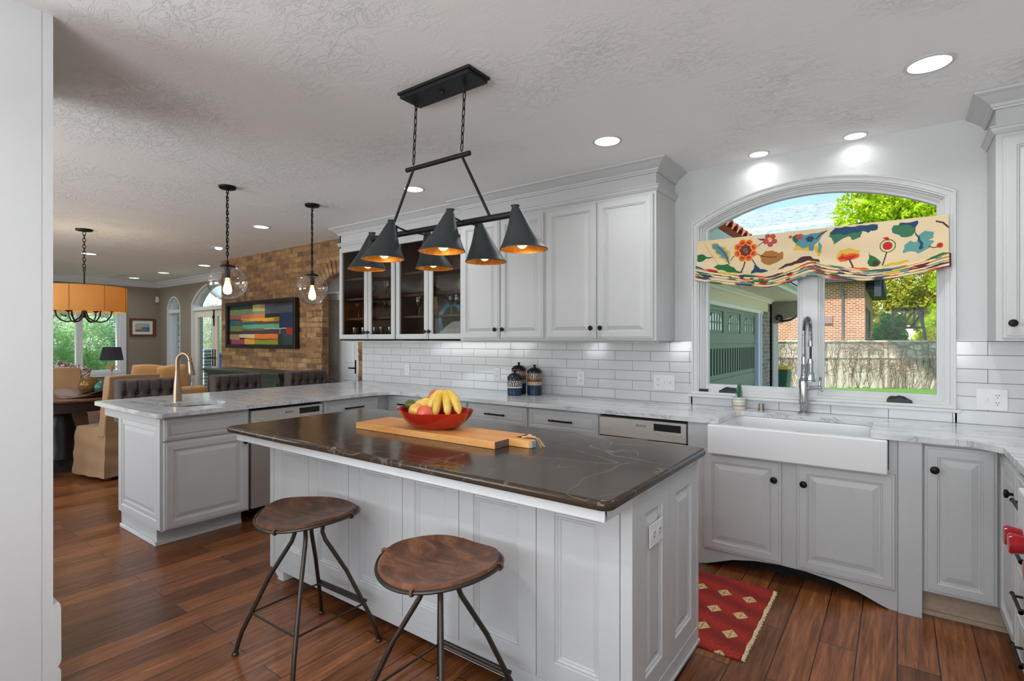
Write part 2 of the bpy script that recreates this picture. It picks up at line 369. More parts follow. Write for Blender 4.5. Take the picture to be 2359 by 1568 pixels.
def m_emit(name, rgb, s):
    t = NT(name); t.set(col=S2L(rgb), emis=S2L(rgb), es=s); return t.m
LITE = m_emit('lit_light_diffuser', (255, 250, 240), 6)
BULB = m_emit('glowing_warm_bulb', (255, 200, 120), 9)
FILA = m_emit('glowing_filament_bulb', (255, 206, 130), 7)
MOTIF=[('poly','yel',[(-1.055,2.028),(-1.007,2.028),(-0.957,1.992),(-0.923,1.945),(-0.923,1.862),(-0.955,1.891),(-0.982,1.914),(-1.01,1.953),(-1.03,1.981)]),('poly','blu',[(-1.05,2.02),(-1.007,2.021),(-0.962,1.985),(-0.935,1.941),(-0.93,1.873),(-0.952,1.901),(-0.972,1.918),(-1.002,1.952),(-1.022,1.98)]),('poly','grn',[(-1.146,1.905),(-1.146,1.958),(-1.109,1.957),(-1.037,1.927),(-1.088,1.926),(-1.109,1.91)]),('poly','grn',[(-1.03,1.861),(-1.007,1.877),(-0.947,1.872),(-0.904,1.851),(-0.846,1.81),(-0.875,1.807),(-0.943,1.823),(-0.997,1.843)]),('poly','brn',[(-0.731,1.911),(-0.706,1.939),(-0.666,1.942),(-0.635,1.927),(-0.626,1.916),(-0.604,1.931),(-0.588,1.912),(-0.599,1.879),(-0.63,1.863),(-0.666,1.848),(-0.711,1.855),(-0.727,1.876)]),('poly','nav',[(-0.764,1.859),(-0.738,1.837),(-0.688,1.803),(-0.789,1.801),(-0.775,1.835)]),('poly','yel',[(-0.539,1.932),(-0.526,1.974),(-0.429,1.963),(-0.384,1.939),(-0.376,1.911),(-0.393,1.877),(-0.409,1.881),(-0.413,1.919),(-0.454,1.918)]),('poly','blu',[(-0.522,1.959),(-0.513,2.03),(-0.471,2.025),(-0.364,2.031),(-0.388,1.987),(-0.413,1.957),(-0.434,1.912),(-0.454,1.918),(-0.454,1.942),(-0.488,1.941)]),('poly','nav',[(-0.475,1.997),(-0.45,2.013),(-0.421,1.995),(-0.434,1.973),(-0.463,1.981)]),('poly','grn',[(-0.547,2.019),(-0.522,2.031),(-0.505,2.0),(-0.526,1.969),(-0.543,1.985)]),('poly','pink',[(-0.522,2.026),(-0.492,2.03),(-0.492,1.989),(-0.513,2.001)]),('poly','teal',[(-0.401,1.974),(-0.388,1.959),(-0.382,1.911),(-0.393,1.893),(-0.399,1.932)]),('poly','dbr',[(-0.528,1.858),(-0.496,1.884),(-0.446,1.887),(-0.405,1.859),(-0.388,1.832),(-0.454,1.857),(-0.565,1.833),(-0.635,1.812),(-0.586,1.844)]),('poly','nav',[(-0.715,2.024),(-0.752,2.038),(-0.734,2.016),(-0.706,2.013)]),('poly','mgr',[(-0.349,1.992),(-0.32,2.03),(-0.265,2.023),(-0.173,2.007),(-0.173,1.976),(-0.211,1.96),(-0.238,1.986),(-0.276,1.969),(-0.32,1.94),(-0.325,1.984)]),('poly','nav',[(-0.335,2.018),(-0.316,2.043),(-0.265,2.046),(-0.088,2.041),(-0.102,2.003),(-0.125,2.006),(-0.143,1.992),(-0.177,2.008),(-0.261,2.0),(-0.316,2.006)]),('poly','yel',[(-0.3,1.884),(-0.28,1.905),(-0.241,1.915),(-0.207,1.898),(-0.173,1.899),(-0.186,1.873),(-0.192,1.847),(-0.28,1.832),(-0.298,1.857)]),('poly','org',[(-0.292,1.856),(-0.28,1.882),(-0.253,1.878),(-0.23,1.882),(-0.184,1.873),(-0.186,1.853),(-0.199,1.847),(-0.234,1.842),(-0.253,1.832),(-0.284,1.837)]),('poly','red',[(-0.288,1.851),(-0.276,1.868),(-0.253,1.862),(-0.234,1.869),(-0.199,1.861),(-0.215,1.849),(-0.253,1.839)]),('poly','grn',[(-0.143,1.892),(-0.136,1.864),(-0.11,1.846),(-0.081,1.832),(-0.077,1.81),(-0.092,1.789),(-0.136,1.795),(-0.139,1.824),(-0.137,1.855)]),('circ','dbr',[(-0.104,1.808),(-0.088,1.806)]),('ring','grn',[(-0.045,1.906),(-0.006,1.902),(-0.013,1.903)]),('circ','red',[(-0.046,1.906),(-0.022,1.904)]),('poly','red',[(-0.072,1.951),(-0.055,1.958),(-0.041,1.956),(-0.041,1.934),(-0.059,1.936)]),('poly','mgr',[(-0.032,1.999),(-0.013,2.027),(0.091,2.022),(0.086,1.976),(0.067,1.952),(0.016,1.95),(-0.009,1.97),(-0.03,1.986)]),('poly','nav',[(0.009,2.033),(0.093,2.035),(0.09,2.001),(0.064,2.013),(0.016,2.019)]),('poly','teal',[(0.031,1.857),(0.031,1.9),(0.064,1.927),(0.088,1.915),(0.098,1.953),(0.125,1.975),(0.168,1.966),(0.168,1.932),(0.142,1.918),(0.165,1.907),(0.148,1.875),(0.118,1.857),(0.098,1.848),(0.074,1.857),(0.05,1.863)]),('poly','nav',[(0.081,1.972),(0.091,1.971),(0.115,1.912),(0.118,1.874),(0.105,1.867),(0.098,1.906)]),('circ','red',[(0.193,1.885),(0.207,1.883)]),('poly','org',[(-0.261,1.789),(-0.215,1.797),(-0.177,1.787),(-0.125,1.776),(-0.139,1.768),(-0.199,1.777),(-0.253,1.775)]),('poly','yel',[(-0.066,1.796),(-0.013,1.808),(0.05,1.816),(0.054,1.803),(-0.002,1.79),(-0.066,1.784)]),('line','dbr',[(-0.853,1.811),(-0.836,1.845),(-0.827,1.88)],0.0044),('line','dbr',[(-0.921,1.896),(-0.904,1.922),(-0.879,1.935)],0.0026),('line','dbr',[(-0.752,1.978),(-0.734,1.991),(-0.711,2.006)],0.0026),('line','dbr',[(-0.761,1.932),(-0.715,1.905),(-0.635,1.895)],0.0026),('line','nav',[(-0.785,1.896),(-0.757,1.849)],0.0035),('line','nav',[(-1.007,2.005),(-0.962,1.954),(-0.938,1.91),(-0.93,1.873)],0.0026),('line','yel',[(-1.104,2.042),(-1.073,1.986),(-1.042,1.941),(-1.002,1.879)],0.0026),('line','dbr',[(-0.234,1.842),(-0.216,1.797)],0.0044),('line','dbr',[(-0.05,1.869),(-0.061,1.826),(-0.07,1.796)],0.0035),('line','dbr',[(0.178,2.023),(0.207,2.011),(0.23,1.983)],0.0044),('line','dbr',[(0.145,1.884),(0.162,1.874),(0.181,1.876)],0.0026),('line','dbr',[(-0.412,1.989),(-0.388,2.015),(-0.355,2.034)],0.0035),('circ','yel',[(-0.776,1.932),(-0.752,1.929)]),('circ','yel',[(-0.804,1.904),(-0.78,1.902)]),('circ','yel',[(-0.845,1.907),(-0.82,1.905)]),('circ','yel',[(-0.874,1.941),(-0.849,1.938)]),('circ','yel',[(-0.874,1.985),(-0.849,1.982)]),('circ','yel',[(-0.845,2.012),(-0.82,2.01)]),('circ','yel',[(-0.804,2.008),(-0.78,2.005)]),('circ','yel',[(-0.776,1.975),(-0.752,1.972)]),('circ','org',[(-0.776,1.932),(-0.757,1.93)]),('circ','org',[(-0.804,1.904),(-0.785,1.902)]),('circ','org',[(-0.845,1.907),(-0.825,1.906)]),('circ','org',[(-0.874,1.941),(-0.854,1.939)]),('circ','org',[(-0.874,1.985),(-0.854,1.982)]),('circ','org',[(-0.845,2.012),(-0.825,2.01)]),('circ','org',[(-0.804,2.008),(-0.785,2.006)]),('circ','org',[(-0.776,1.975),(-0.757,1.973)]),('circ','red',[(-0.781,1.934),(-0.771,1.933)]),('circ','red',[(-0.806,1.91),(-0.796,1.909)]),('circ','red',[(-0.843,1.913),(-0.832,1.912)]),('circ','red',[(-0.868,1.943),(-0.858,1.942)]),('circ','red',[(-0.869,1.982),(-0.858,1.981)]),('circ','red',[(-0.843,2.007),(-0.832,2.005)]),('circ','red',[(-0.807,2.003),(-0.796,2.002)]),('circ','red',[(-0.781,1.973),(-0.771,1.972)]),('circ','yel',[(-0.825,1.958),(-0.782,1.954)]),('circ','dred',[(-0.799,1.955),(-0.785,1.954)]),('circ','dred',[(-0.806,1.936),(-0.793,1.935)]),('circ','dred',[(-0.825,1.93),(-0.811,1.929)]),('circ','dred',[(-0.843,1.94),(-0.829,1.939)]),('circ','dred',[(-0.851,1.961),(-0.837,1.959)]),('circ','dred',[(-0.843,1.979),(-0.829,1.978)]),('circ','dred',[(-0.825,1.986),(-0.811,1.984)]),('circ','dred',[(-0.806,1.976),(-0.793,1.974)]),('circ','mgr',[(-0.825,1.958),(-0.811,1.957)]),('circ','pink',[(-0.65,2.001),(-0.633,1.999)]),('circ','pink',[(-0.674,1.983),(-0.657,1.981)]),('circ','pink',[(-0.7,2.005),(-0.682,2.003)]),('circ','pink',[(-0.69,2.037),(-0.673,2.035)]),('circ','pink',[(-0.66,2.033),(-0.643,2.032)]),('circ','yel',[(-0.679,2.02),(-0.668,2.019)]),('circ','pink',[(-0.556,2.019),(-0.546,2.018)])]
# ---------------------------------------------------------------- setting: shell
def arc(cx, cz, r, x0, x1, n=28, rev=False):
    """points on the upper arc of a circle between x0 and x1"""
    out = []
    a0 = math.acos((x0-cx)/r); a1 = math.acos((x1-cx)/r)
    for i in range(n+1):
        a = a0+(a1-a0)*i/n; out.append((cx+r*math.cos(a), cz+r*math.sin(a)))
    return out
struct(MB().box(-13.1, -2.75, -.06, 1.3, 4.9, 0).build('floor', FLOORM), 'brown hickory plank floor')
struct(MB().box(-13.1, -2.75, CEIL, 1.3, 4.9, CEIL+.25).build('ceiling', CEILM), 'white knockdown textured plaster ceiling')
WCX, WCZ = -.468, .98           # centre of the kitchen window's arch
hole = [(-1.15, .985), (.222, .985)]+arc(WCX, WCZ, 1.37, .222, -1.15)
struct(MB().prism([(-4.96, 0), (1.25, 0), (1.25, CEIL), (-4.96, CEIL)], 3.865, 4.115, [hole], 'xz').build('wall_north', WALL), 'white plaster kitchen wall with the arched window over the sink')
# brick wall with arched passage
ah = [(-5.80, 0), (-5.09, 0)]+list(reversed(arc(-5.445, 1.62, .55, -5.80, -5.09, 14)))
wb = struct(MB().prism([(-8.44, 0), (-4.96, 0), (-4.96, CEIL), (-8.44, CEIL)], 3.9, 3.985, [ah], 'xz').build('wall_brick', OLDBRICK), 'old tan brick wall with an arched doorway')
m = MB()     # voussoirs standing proud over the arch and the rough quoins of its jamb
for i in range(13):
    a = math.radians(48+i*7.2); c, s_ = math.cos(a), math.sin(a); r0, r1 = .552, .552+random.uniform(.17, .2); h = .026
    p = [(-5.445+r0*c+h*s_, 1.62+r0*s_-h*c), (-5.445+r1*c+h*s_, 1.62+r1*s_-h*c), (-5.445+r1*c-h*s_, 1.62+r1*s_+h*c), (-5.445+r0*c-h*s_, 1.62+r0*s_+h*c)]
    m.prism(p, 3.9-random.uniform(.01, .022), 3.93, (), 'xz')
for i in range(27):
    wq = random.uniform(.09, .26); m.box(-5.805-wq, 3.9-random.uniform(.004, .02), i*.075+.006, -5.80+random.uniform(-.004, .012), 3.95, i*.075+.066)
    if i < 24: m.box(-5.092, 3.9-random.uniform(.002, .012), i*.075+.006, -4.965, 3.95, i*.075+.066)
m.build('brick_quoins', OLDBRICK, wb, bevel=.006)
struct(MB().box(-4.965, 3.865, 0, -4.952, 3.985, CEIL).build('trim_1', WPAINT), 'white plaster edge where brick meets the tiled wall')
struct(MB().box(-7.2, 5.0, 0, -4.3, 5.1, CEIL).box(-8.44, 3.985, 0, -8.34, 5.1, CEIL).box(-4.4, 4.115, 0, -4.3, 5.1, CEIL).box(-8.44, 5.0, 0, -7.2, 5.1, CEIL).box(-8.44, 3.985, CEIL, -4.3, 5.1, CEIL+.1).box(-8.44, 3.985, -.06, -4.3, 5.1, 0).build('wall_passage', m_wall('grey_passage_paint', (150, 146, 142), .1)), 'grey walls of the passage behind the brick arch')
# white six panel door seen through the arch
D1 = sroot('door_1', (-5.9, 4.2, 0), 'white six panel door seen through the brick arch')
m = MB().box(-6.30, 4.2, .01, -5.50, 4.24, 1.86)
RP = [(0, 0), (0, .001), (.004, -.006), (.018, -.006), (.03, .002)]
for x0, x1 in ((-6.20, -5.945), (-5.80, -5.555)):
    for z0, z1 in ((.22, .86), (1.02, 1.52), (1.64, 1.78)): m.face((x0, 4.2, z0), (1, 0, 0), (0, 0, 1), (0, -1, 0), x1-x0, z1-z0, [(0, 0), (.004, .006), (.014, .006), (.03, .001), (.05, .008)])
m.build('door_leaf', WPAINT, D1, .002)
MB().box(-6.42, 4.17, 0, -6.31, 4.26, 1.87).box(-5.49, 4.17, 0, -5.38, 4.26, 1.87).box(-6.46, 4.15, 1.87, -5.34, 4.26, 1.97).box(-6.49, 4.13, 1.95, -5.31, 4.26, 1.975).build('door_casing', WPAINT, D1, .003)
m = MB().box(-5.545, 4.19, .93, -5.505, 4.2, 1.1); m.tube([(-5.525, 4.19, 1.0), (-5.525, 4.15, 1.0), (-5.61, 4.145, 1.0)], .009); m.build('door_handle', BRONZE, D1)
# dining walls
W2 = [(2.40, .62), (4.034, .62), (4.034, 2.03)]+list(reversed([(p[0], p[1]) for p in arc(3.217, 1.25, 1.13, 4.034, 2.40, 20)][::-1]))[1:-1]+[(2.40, 2.03)]
W2H = [(2.47, .69), (3.965, .69)]+arc(3.217, 1.20, 1.10, 3.965, 2.47, 20)
struct(MB().prism([(-2.75, 0), (4.89, 0), (4.89, CEIL), (-2.75, CEIL)], -13.1, -12.88, [W2H], 'yz').build('wall_west', TAUPE), 'taupe far wall with a wide arched window')
W3H = [(-12.45, .35), (-11.80, .35)]+arc(-12.125, 1.92, .34, -11.80, -12.45, 12)
D2H = [(-11.30, .0), (-9.58, .0)]+arc(-10.44, 1.28, 1.17, -9.58, -11.30, 20)
struct(MB().prism([(-13.0, 0), (-8.3, 0), (-8.3, CEIL), (-13.0, CEIL)], 4.64, 4.86, [W3H, D2H], 'xz').build('wall_alcove', TAUPE), 'taupe wall with a narrow arched window and glazed doors')
struct(MB().box(-8.47, 3.985, 0, -8.44, 4.64, CEIL).build('wall_return', TAUPE))
struct(MB().box(1.02, -2.75, 0, 1.25, 4.0, CEIL).build('wall_east', WALL)); SH_ = [[(x0, .6), (x1, .6), (x1, 2.3), (x0, 2.3)] for x0, x1, p in SOUTHW]
struct(MB().prism([(-13.1, 0), (1.25, 0), (1.25, CEIL), (-13.1, CEIL)], -2.75, -2.55, SH_, 'xz').build('wall_south', WALL))
for k, (x0, x1, p) in enumerate(SOUTHW):  # unseen windows, added as openings for the fill lamps
    WQ = sroot('window_%d' % (k+4), ((x0+x1)/2, -2.6, .6), 'window behind the camera'); MB().prism([(x0, .6), (x1, .6), (x1, 2.3), (x0, 2.3)], -2.7, -2.56, [[(x0+.05, .65), (x1-.05, .65), (x1-.05, 2.25), (x0+.05, 2.25)]], 'xz').box((x0+x1)/2-.03, -2.68, .62, (x0+x1)/2+.03, -2.6, 2.28).build('frame', WPAINT, WQ); MB().box(x0+.04, -2.645, .64, x1-.04, -2.64, 2.26).build('glass_pane', WGLASS, WQ)
# near wall end at the left of the picture
struct(MB().box(-3.5, .30, 0, -2.59, .578, CEIL).build('wall_left', WALL), 'white wall end at the left edge beside the camera')
m = MB(); m.box(-2.62, .30, 0, -2.588, .545, CEIL).box(-2.62, .549, 0, -2.5885, .5785, CEIL); struct(m.build('trim_2', WPAINT), 'white corner board on the near wall end')
m = MB(); m.prism([(.578, .0), (.602, 0), (.602, .088), (.598, .098), (.592, .103), (.596, .11), (.601, .118), (.603, .13), (.602, .325), (.599, .344), (.578, .346)], -3.5, -2.588, (), 'yz'); struct(m.build('baseboard_left', WPAINT), 'tall white stepped baseboard wrapping the near wall end')
# crown moulding of the dining room
CRP = [(0, 0), (.0, -.11), (.014, -.112), (.018, -.10), (.05, -.065), (.075, -.03), (.095, -.02), (.1, 0)]
m = MB(); m.sweep([(-12.88, -2.55), (-12.88, 4.64), (-8.44, 4.64)], [(q, CEIL+z) for q, z in CRP]); struct(m.build('trim_3', WPAINT), 'white crown moulding around the taupe dining walls')
struct(MB().box(-12.88, -2.5, 0, -12.86, 4.64, .14).box(-12.88, 4.62, 0, -11.38, 4.64, .14).build('baseboard_west', WPAINT, bevel=.003))
# tile
m = MB(); m.box(-4.96, 3.852, .885, -1.2, 3.866, 1.347).box(-1.21, 3.852, .885, .27, 3.866, .953).box(.262, 3.852, .885, 1.02, 3.866, 1.347)
struct(m.build('trim_4', TILE), 'white subway tile backsplash'); struct(MB().box(-1.335, 3.85, 1.347, -1.205, 3.867, 1.354).box(.268, 3.85, 1.347, .395, 3.867, 1.354).box(.262, 3.85, .955, .268, 3.867, 1.354).build('trim_5', WPAINT), 'thin white tile edging strip')
# kitchen window
WN = sroot('window_1', (WCX, 3.9, .985), 'arched white window over the farmhouse sink')
def archring(x0, x1, zb, r_o, r_i, y0, y1, bx=True, cx=WCX, cz=WCZ, wid=None):
    """arched frame between an outer and an inner outline"""
    d = r_o-r_i; o = [(x0, zb), (x1, zb)]+arc(cx, cz, r_o, x1, x0, 30); b = d if bx else 0
    i = [(x0+d, zb+b), (x1-d, zb+b)]+arc(cx, cz, r_i, x1-d, x0+d, 30)
    return o, i
m = MB()
for (a, b, ra, rb, y0, y1) in ((-1.201, .265, 1.415, 1.405, 3.836, 3.87), (-1.191, .255, 1.405, 1.387, 3.845, 3.87), (-1.173, .237, 1.387, 1.377, 3.838, 3.87), (-1.163, .227, 1.377, 1.367, 3.846, 3.9)):
    o, i = archring(a, b, .972, ra, rb, 0, 0, False); 
    n = len(o); pts = o[:1]+[o[1]]
    ring = [o[1]]+o[2:]+[o[0]]; inn = [i[1]]+i[2:]+[i[0]]
    m.prism(ring+list(reversed(inn)), y0, y1, (), 'xz')
m.build('casing', WPAINT, WN)
MB().box(-1.222, 3.815, .948, .288, 3.87, .966).box(-1.205, 3.835, .966, .268, 3.98, .986).build('sill', WPAINT, WN, .004)
m = MB()
for (a, b, zb, ra, rb, y0, y1) in ((-1.151, .223, .985, 1.371, 1.358, 3.868, 4.0), (-1.138, .21, .99, 1.358, 1.348, 3.885, 4.0), (-1.128, .20, .995, 1.348, 1.342, 3.895, 3.97), (-1.122, .2, 1.0, 1.342, 1.326, 3.905, 3.95)):
    o, i = archring(a, b, zb, ra, rb, 0, 0); m.prism(o, y0, y1, [i], 'xz')
m.build('frame', WPAINT, WN)
m = MB(); m.box(-.515, 3.89, .99, -.396, 3.97, 1.95).box(-.50, 3.878, .99, -.41, 3.9, 1.93); m.box(-1.12, 3.885, 1.90, .18, 3.99, 1.97); m.build('mullion', WPAINT, WN, .003)
za = lambda x, r_: WCZ+math.sqrt(max(0, r_*r_-(x-WCX)**2))
MB().prism([(-1.115, 1.96), (.18, 1.96)]+arc(WCX, WCZ, 1.335, .18, -1.115, 24), 3.936, 3.942, (), 'xz').build('glass_pane', WGLASS, WN)
for x0, x1 in ((-1.128, -.513), (-.398, .215)):
    m = MB()
    for w_, y0, w3 in ((0, 3.903, .009), (.009, 3.912, .010)):
        m.prism([(x0+w_, 1.0+w_), (x1-w_, 1.0+w_), (x1-w_, 1.93-w_), (x0+w_, 1.93-w_)], y0, 3.95, [[(x0+w_+w3, 1.018+w_+w3), (x1-w_-w3, 1.018+w_+w3), (x1-w_-w3, 1.93-w_-w3), (x0+w_+w3, 1.93-w_-w3)]], 'xz')
    sh = m.build('sash', WPAINT, WN); MB().box(x0+.015, 3.936, 1.03, x1-.015, 3.942, 1.90).build('glass_pane', WGLASS, sh)
for cx, fl in ((-.95, 1), (.01, -1)):
    m = MB(); m.prism([(-.062, 0), (.062, 0), (.06, .012), (.02, .036), (-.045, .034), (-.058, .02)], -.035, 0, (), 'xz')
    m.v = [(cx+fl*-x, 3.87+y, .987+z) for x, y, z in m.v]; m.tube([(cx-fl*.03, 3.83, 1.012), (cx+fl*.0, 3.822, 1.026), (cx+fl*.05, 3.826, 1.008)], .005, 8)
    m.build('window_crank', BLACKP, WN, .003)
MB().tube([(-1.165, 3.86, .995), (-1.09, 3.86, .995)], .009, 10).build('window_latch', BLACKP, WN)
# dining windows
def glazed(name, loc, label, plane, outer_x0, outer_x1, zb, zs, apex, pos, sgn, mull=(), transom=None, casing=True):
    """arched window; plane 'yz' or 'xz'; pos = room-side face of the wall, sgn = direction outwards"""
    R = sroot(name, loc, label); cx = (outer_x0+outer_x1)/2; hw = (outer_x1-outer_x0)/2; sg = apex-zs; r = (hw*hw+sg*sg)/(2*sg); cz = apex-r
    def pr(mb, o, a, b, holes=()): mb.prism(o, min(pos+sgn*a, pos+sgn*b), max(pos+sgn*a, pos+sgn*b), holes, plane)
    def outline(d, zb_): return [(outer_x0+d, zb_), (outer_x1-d, zb_)]+arc(cx, cz, r-d, outer_x1-d, outer_x0+d, 16)
    m = MB()
    if casing: pr(m, outline(-.07, zb-.07), -.02, 0.005, [outline(0, zb)]); pr(m, outline(-.075, zb-.075), -.03, 0.0, [outline(-.06, zb-.06)])
    pr(m, outline(0, zb), .0, .2, [outline(.03, zb+.03)]); pr(m, outline(.03, zb+.03), .06, .16, [outline(.055, zb+.055)]); m.build('frame', WPAINT, R)
    m = MB()
    B3 = lambda a0, a1, z0, z1, d0, d1: (m.box(a0, pos+sgn*d0, z0, a1, pos+sgn*d1, z1) if plane == 'xz' else m.box(pos+sgn*d0, a0, z0, pos+sgn*d1, a1, z1))
    for c, w_ in mull: B3(c-w_/2, c+w_/2, zb, (transom or apex-.03), .03, .15)
    if transom: B3(outer_x0, outer_x1, transom-.035, transom+.035, .02, .16)
    if m.v: m.build('mullion', WPAINT, R, .004)
    m = MB(); pr(m, outline(.05, zb+.05), .10, .106); m.build('glass_pane', WGLASS, R)
    return R
glazed('window_2', (-12.9, 3.2, .7), 'wide arched window on the taupe far wall behind the drum chandelier', 'yz', 2.47, 3.965, .69, 2.0, 2.30, -12.88, -1, ((2.75, .08), (3.29, .1)), 1.97)
glazed('window_3', (-12.1, 4.7, .35), 'narrow arched window left of the glazed doors', 'xz', -12.45, -11.80, .35, 2.02, 2.26, 4.64, 1, (), 1.95, casing=False)
FD = glazed('door_2', (-10.44, 4.7, 0), 'pair of glazed doors under an arched transom in the taupe wall', 'xz', -11.30, -9.58, -.04, 2.07, 2.45, 4.64, 1, (), 1.965, casing=False)
for x0, x1, s_ in ((-11.24, -10.45, 1), (-10.43, -9.64, -1)):
    m = MB(); m.prism([(x0, .02), (x1, .02), (x1, 1.925), (x0, 1.925)], 4.69, 4.735, [[(x0+.1, .22), (x1-.1, .22), (x1-.1, 1.80), (x0+.1, 1.80)]], 'xz'); lf = m.build('door_leaf', plain('cream_door_paint', (214, 206, 190), .45, nz=.02), FD, .004)
    MB().box(x0+.09, 4.71, .21, x1-.09, 4.716, 1.81).build('glass_pane', WGLASS, lf)
    m = MB(); hx = -10.44-s_*.045; m.box(hx-.014, 4.68, .86, hx+.014, 4.69, 1.18); m.tube([(hx, 4.68, 1.02), (hx, 4.64, 1.02), (hx-s_*.12, 4.635, 1.02)], .011, 8); m.build('door_handle', BRONZE, lf)
MB().box(-10.455, 4.675, 1.62, -10.425, 4.69, 1.93).box(-10.46, 4.665, 1.76, -10.42, 4.69, 1.82).build('head_bolt', BRONZE, FD)
for z in (.3, 1.0, 1.72): MB().box(-11.33, 4.66, z, -11.28, 4.69, z+.11).build('hinge', BRONZE, FD)
# ---------------------------------------------------------------- cabinets
X1, Y1, Z1 = (1, 0, 0), (0, 1, 0), (0, 0, 1); NX, NY = (-1, 0, 0), (0, -1, 0)
RAISED = [(0, 0), (0, .013), (.004, .017), (.012, .017), (.0145, .0205), (.018, .021), (.05, .021), (.053, .016), (.058, .016), (.061, .009), (.067, .009), (.094, .018), (.097, .018)]
DRAWP = [(0, 0), (0, .013), (.004, .017), (.010, .017), (.013, .021), (.022, .021), (.025, .016), (.029, .016), (.032, .012), (.036, .012), (.040, .019)]
FLATP = [(0, 0), (0, .018), (.075, .018), (.079, .0125), (.085, .015), (.091, .010), (.096, .010), (.1, .006)]
GFRAME = [(0, 0), (0, .013), (.004, .017), (.010, .017), (.013, .021), (.046, .021), (.052, .014), (.052, .002)]
def knob(parent, p, n):
    m = MB(); prof = [(.006, 0), (.006, .012), (.0165, .018), (.0185, .024), (.015, .029), (.006, .031), (.0005, .0315)]
    q = Vector(n).to_track_quat('Z', 'Y').to_matrix(); m.lathe(prof, p, 18, M=q); return m.build('knob', BRONZE, parent)
def pull(parent, p, axis, n, L=.19):
    a = Vector(axis); n = Vector(n); p = Vector(p); m = MB(); e = p+n*.028
    m.tube([e-a*L/2, e+a*L/2], .0062, 10)
    for s_ in (-1, 1): m.tube([p+a*s_*(L/2-.025), e+a*s_*(L/2-.025)], .005, 8); m.tube([e+a*s_*(L/2-.004), e+a*s_*L/2], .0078, 10)
    return m.build('handle', BRONZE, parent)
def front(root, nm, o, u, w_, h, n, prof, kn=None, pl=None, mat=None):
    d = MB().face(o, u, Z1, n, w_, h, prof).build(nm, mat or WHITE, root)
    N = Vector(n); O = Vector(o); U = Vector(u)
    if kn: knob(d, O+U*kn[0]+Vector(Z1)*kn[1]+N*.02, n)
    if pl: pull(d, O+U*(w_/2)+Vector(Z1)*(h/2)+N*.018, u, n, pl)
    return d
CAB = WHITE
# upper cabinets with solid doors
YF = 3.49
for k, (x0, x1, doors, lab) in enumerate([(-3.125, -2.228, ((-3.10, -2.677), (-2.669, -2.245)), 'white wall cabinet with two solid doors right of the glass-door cabinets'),
     (-2.228, -1.332, ((-2.218, -1.783), (-1.775, -1.350)), 'white wall cabinet with two solid doors ending beside the window')]):
    r = thing('wall_cabinet', lab, 'cabinet', ((x0+x1)/2, 3.66, 1.348), 'solid-door wall cabinets')
    MB().box(x0, YF, 1.348, x1, 3.864, CEIL-.002).build('cabinet_body', CAB, r, .002)
    for i, (a, b) in enumerate(doors): front(r, 'door', (a, YF, 1.362), X1, b-a, 1.0, NY, RAISED, kn=((b-a-.035) if i == 0 else .035, .08))
# glass-door cabinets
YG = 3.57
def glasscab(x0, x1, ds, lab):
    r = thing('glass_door_cabinet', lab, 'cabinet', ((x0+x1)/2, 3.7, 1.348), 'glass-door wall cabinets')
    m = MB().box(x0, YG, 1.348, x0+.018, 3.864, CEIL-.002).box(x1-.018, YG, 1.348, x1, 3.864, CEIL-.002).box(x0, YG, 1.348, x1, 3.864, 1.366).box(x0, YG, 2.34, x1, 3.864, CEIL-.002)
    mid = (ds[0][1]+ds[1][0])/2; m.box(x0, YG, 1.348, x0+.05, YG+.02, 2.36).box(x1-.05, YG, 1.348, x1, YG+.02, 2.36).box(mid-.035, YG, 1.348, mid+.035, YG+.02, 2.36).box(x0, YG, 1.348, x1, YG+.02, 1.40); m.build('cabinet_body', CAB, r, .0015)
    m = MB().box(x0+.018, 3.853, 1.366, x1-.018, 3.863, 2.34).box(x0+.018, YG+.02, 1.366, x0+.024, 3.853, 2.34).box(x1-.024, YG+.02, 1.366, x1-.018, 3.853, 2.34).box(x0+.024, YG+.02, 1.366, x1-.024, 3.853, 1.370).box(x0+.024, YG+.02, 2.334, x1-.024, 3.853, 2.34); m.build('cabinet_interior', INTW, r)
    for z in (1.585, 1.80, 2.02): MB().box(x0+.024, YG+.05, z-.009, x1-.024, 3.852, z+.009).build('shelf', INTW, r)
    for i, (a, b) in enumerate(ds):
        d = MB().face((a, YG, 1.362), X1, Z1, NY, b-a, 1.0, GFRAME, close=False, back=False).build('door', CAB, r)
        MB().box(a+.045, YG-.006, 1.41, b-a+a-.045, YG-.002, 2.315).build('glass_pane', CGLASS, d)
        knob(d, (b-.024 if i == 0 else a+.024, YG-.02, 1.435), NY)
    return r
glasscab(-4.985, -4.06, ((-4.975, -4.495), (-4.485, -4.07)), 'white glass-door wall cabinet beside the brick arch, glassware inside')
glasscab(-4.06, -3.126, ((-4.05, -3.60), (-3.59, -3.135)), 'white glass-door wall cabinet holding wine glasses and a blue-rimmed plate')
# right-hand wall cabinet
r = thing('wall_cabinet', 'white wall cabinet right of the window, cut by the right edge', 'cabinet', (.7, 3.7, 1.348), 'solid-door wall cabinets')
MB().box(.398, 3.555, 1.348, 1.018, 3.864, CEIL-.002).build('cabinet_body', CAB, r, .002)
front(r, 'door', (.422, 3.555, 1.362), X1, .53, 1.0, NY, RAISED, kn=(.035, .075))
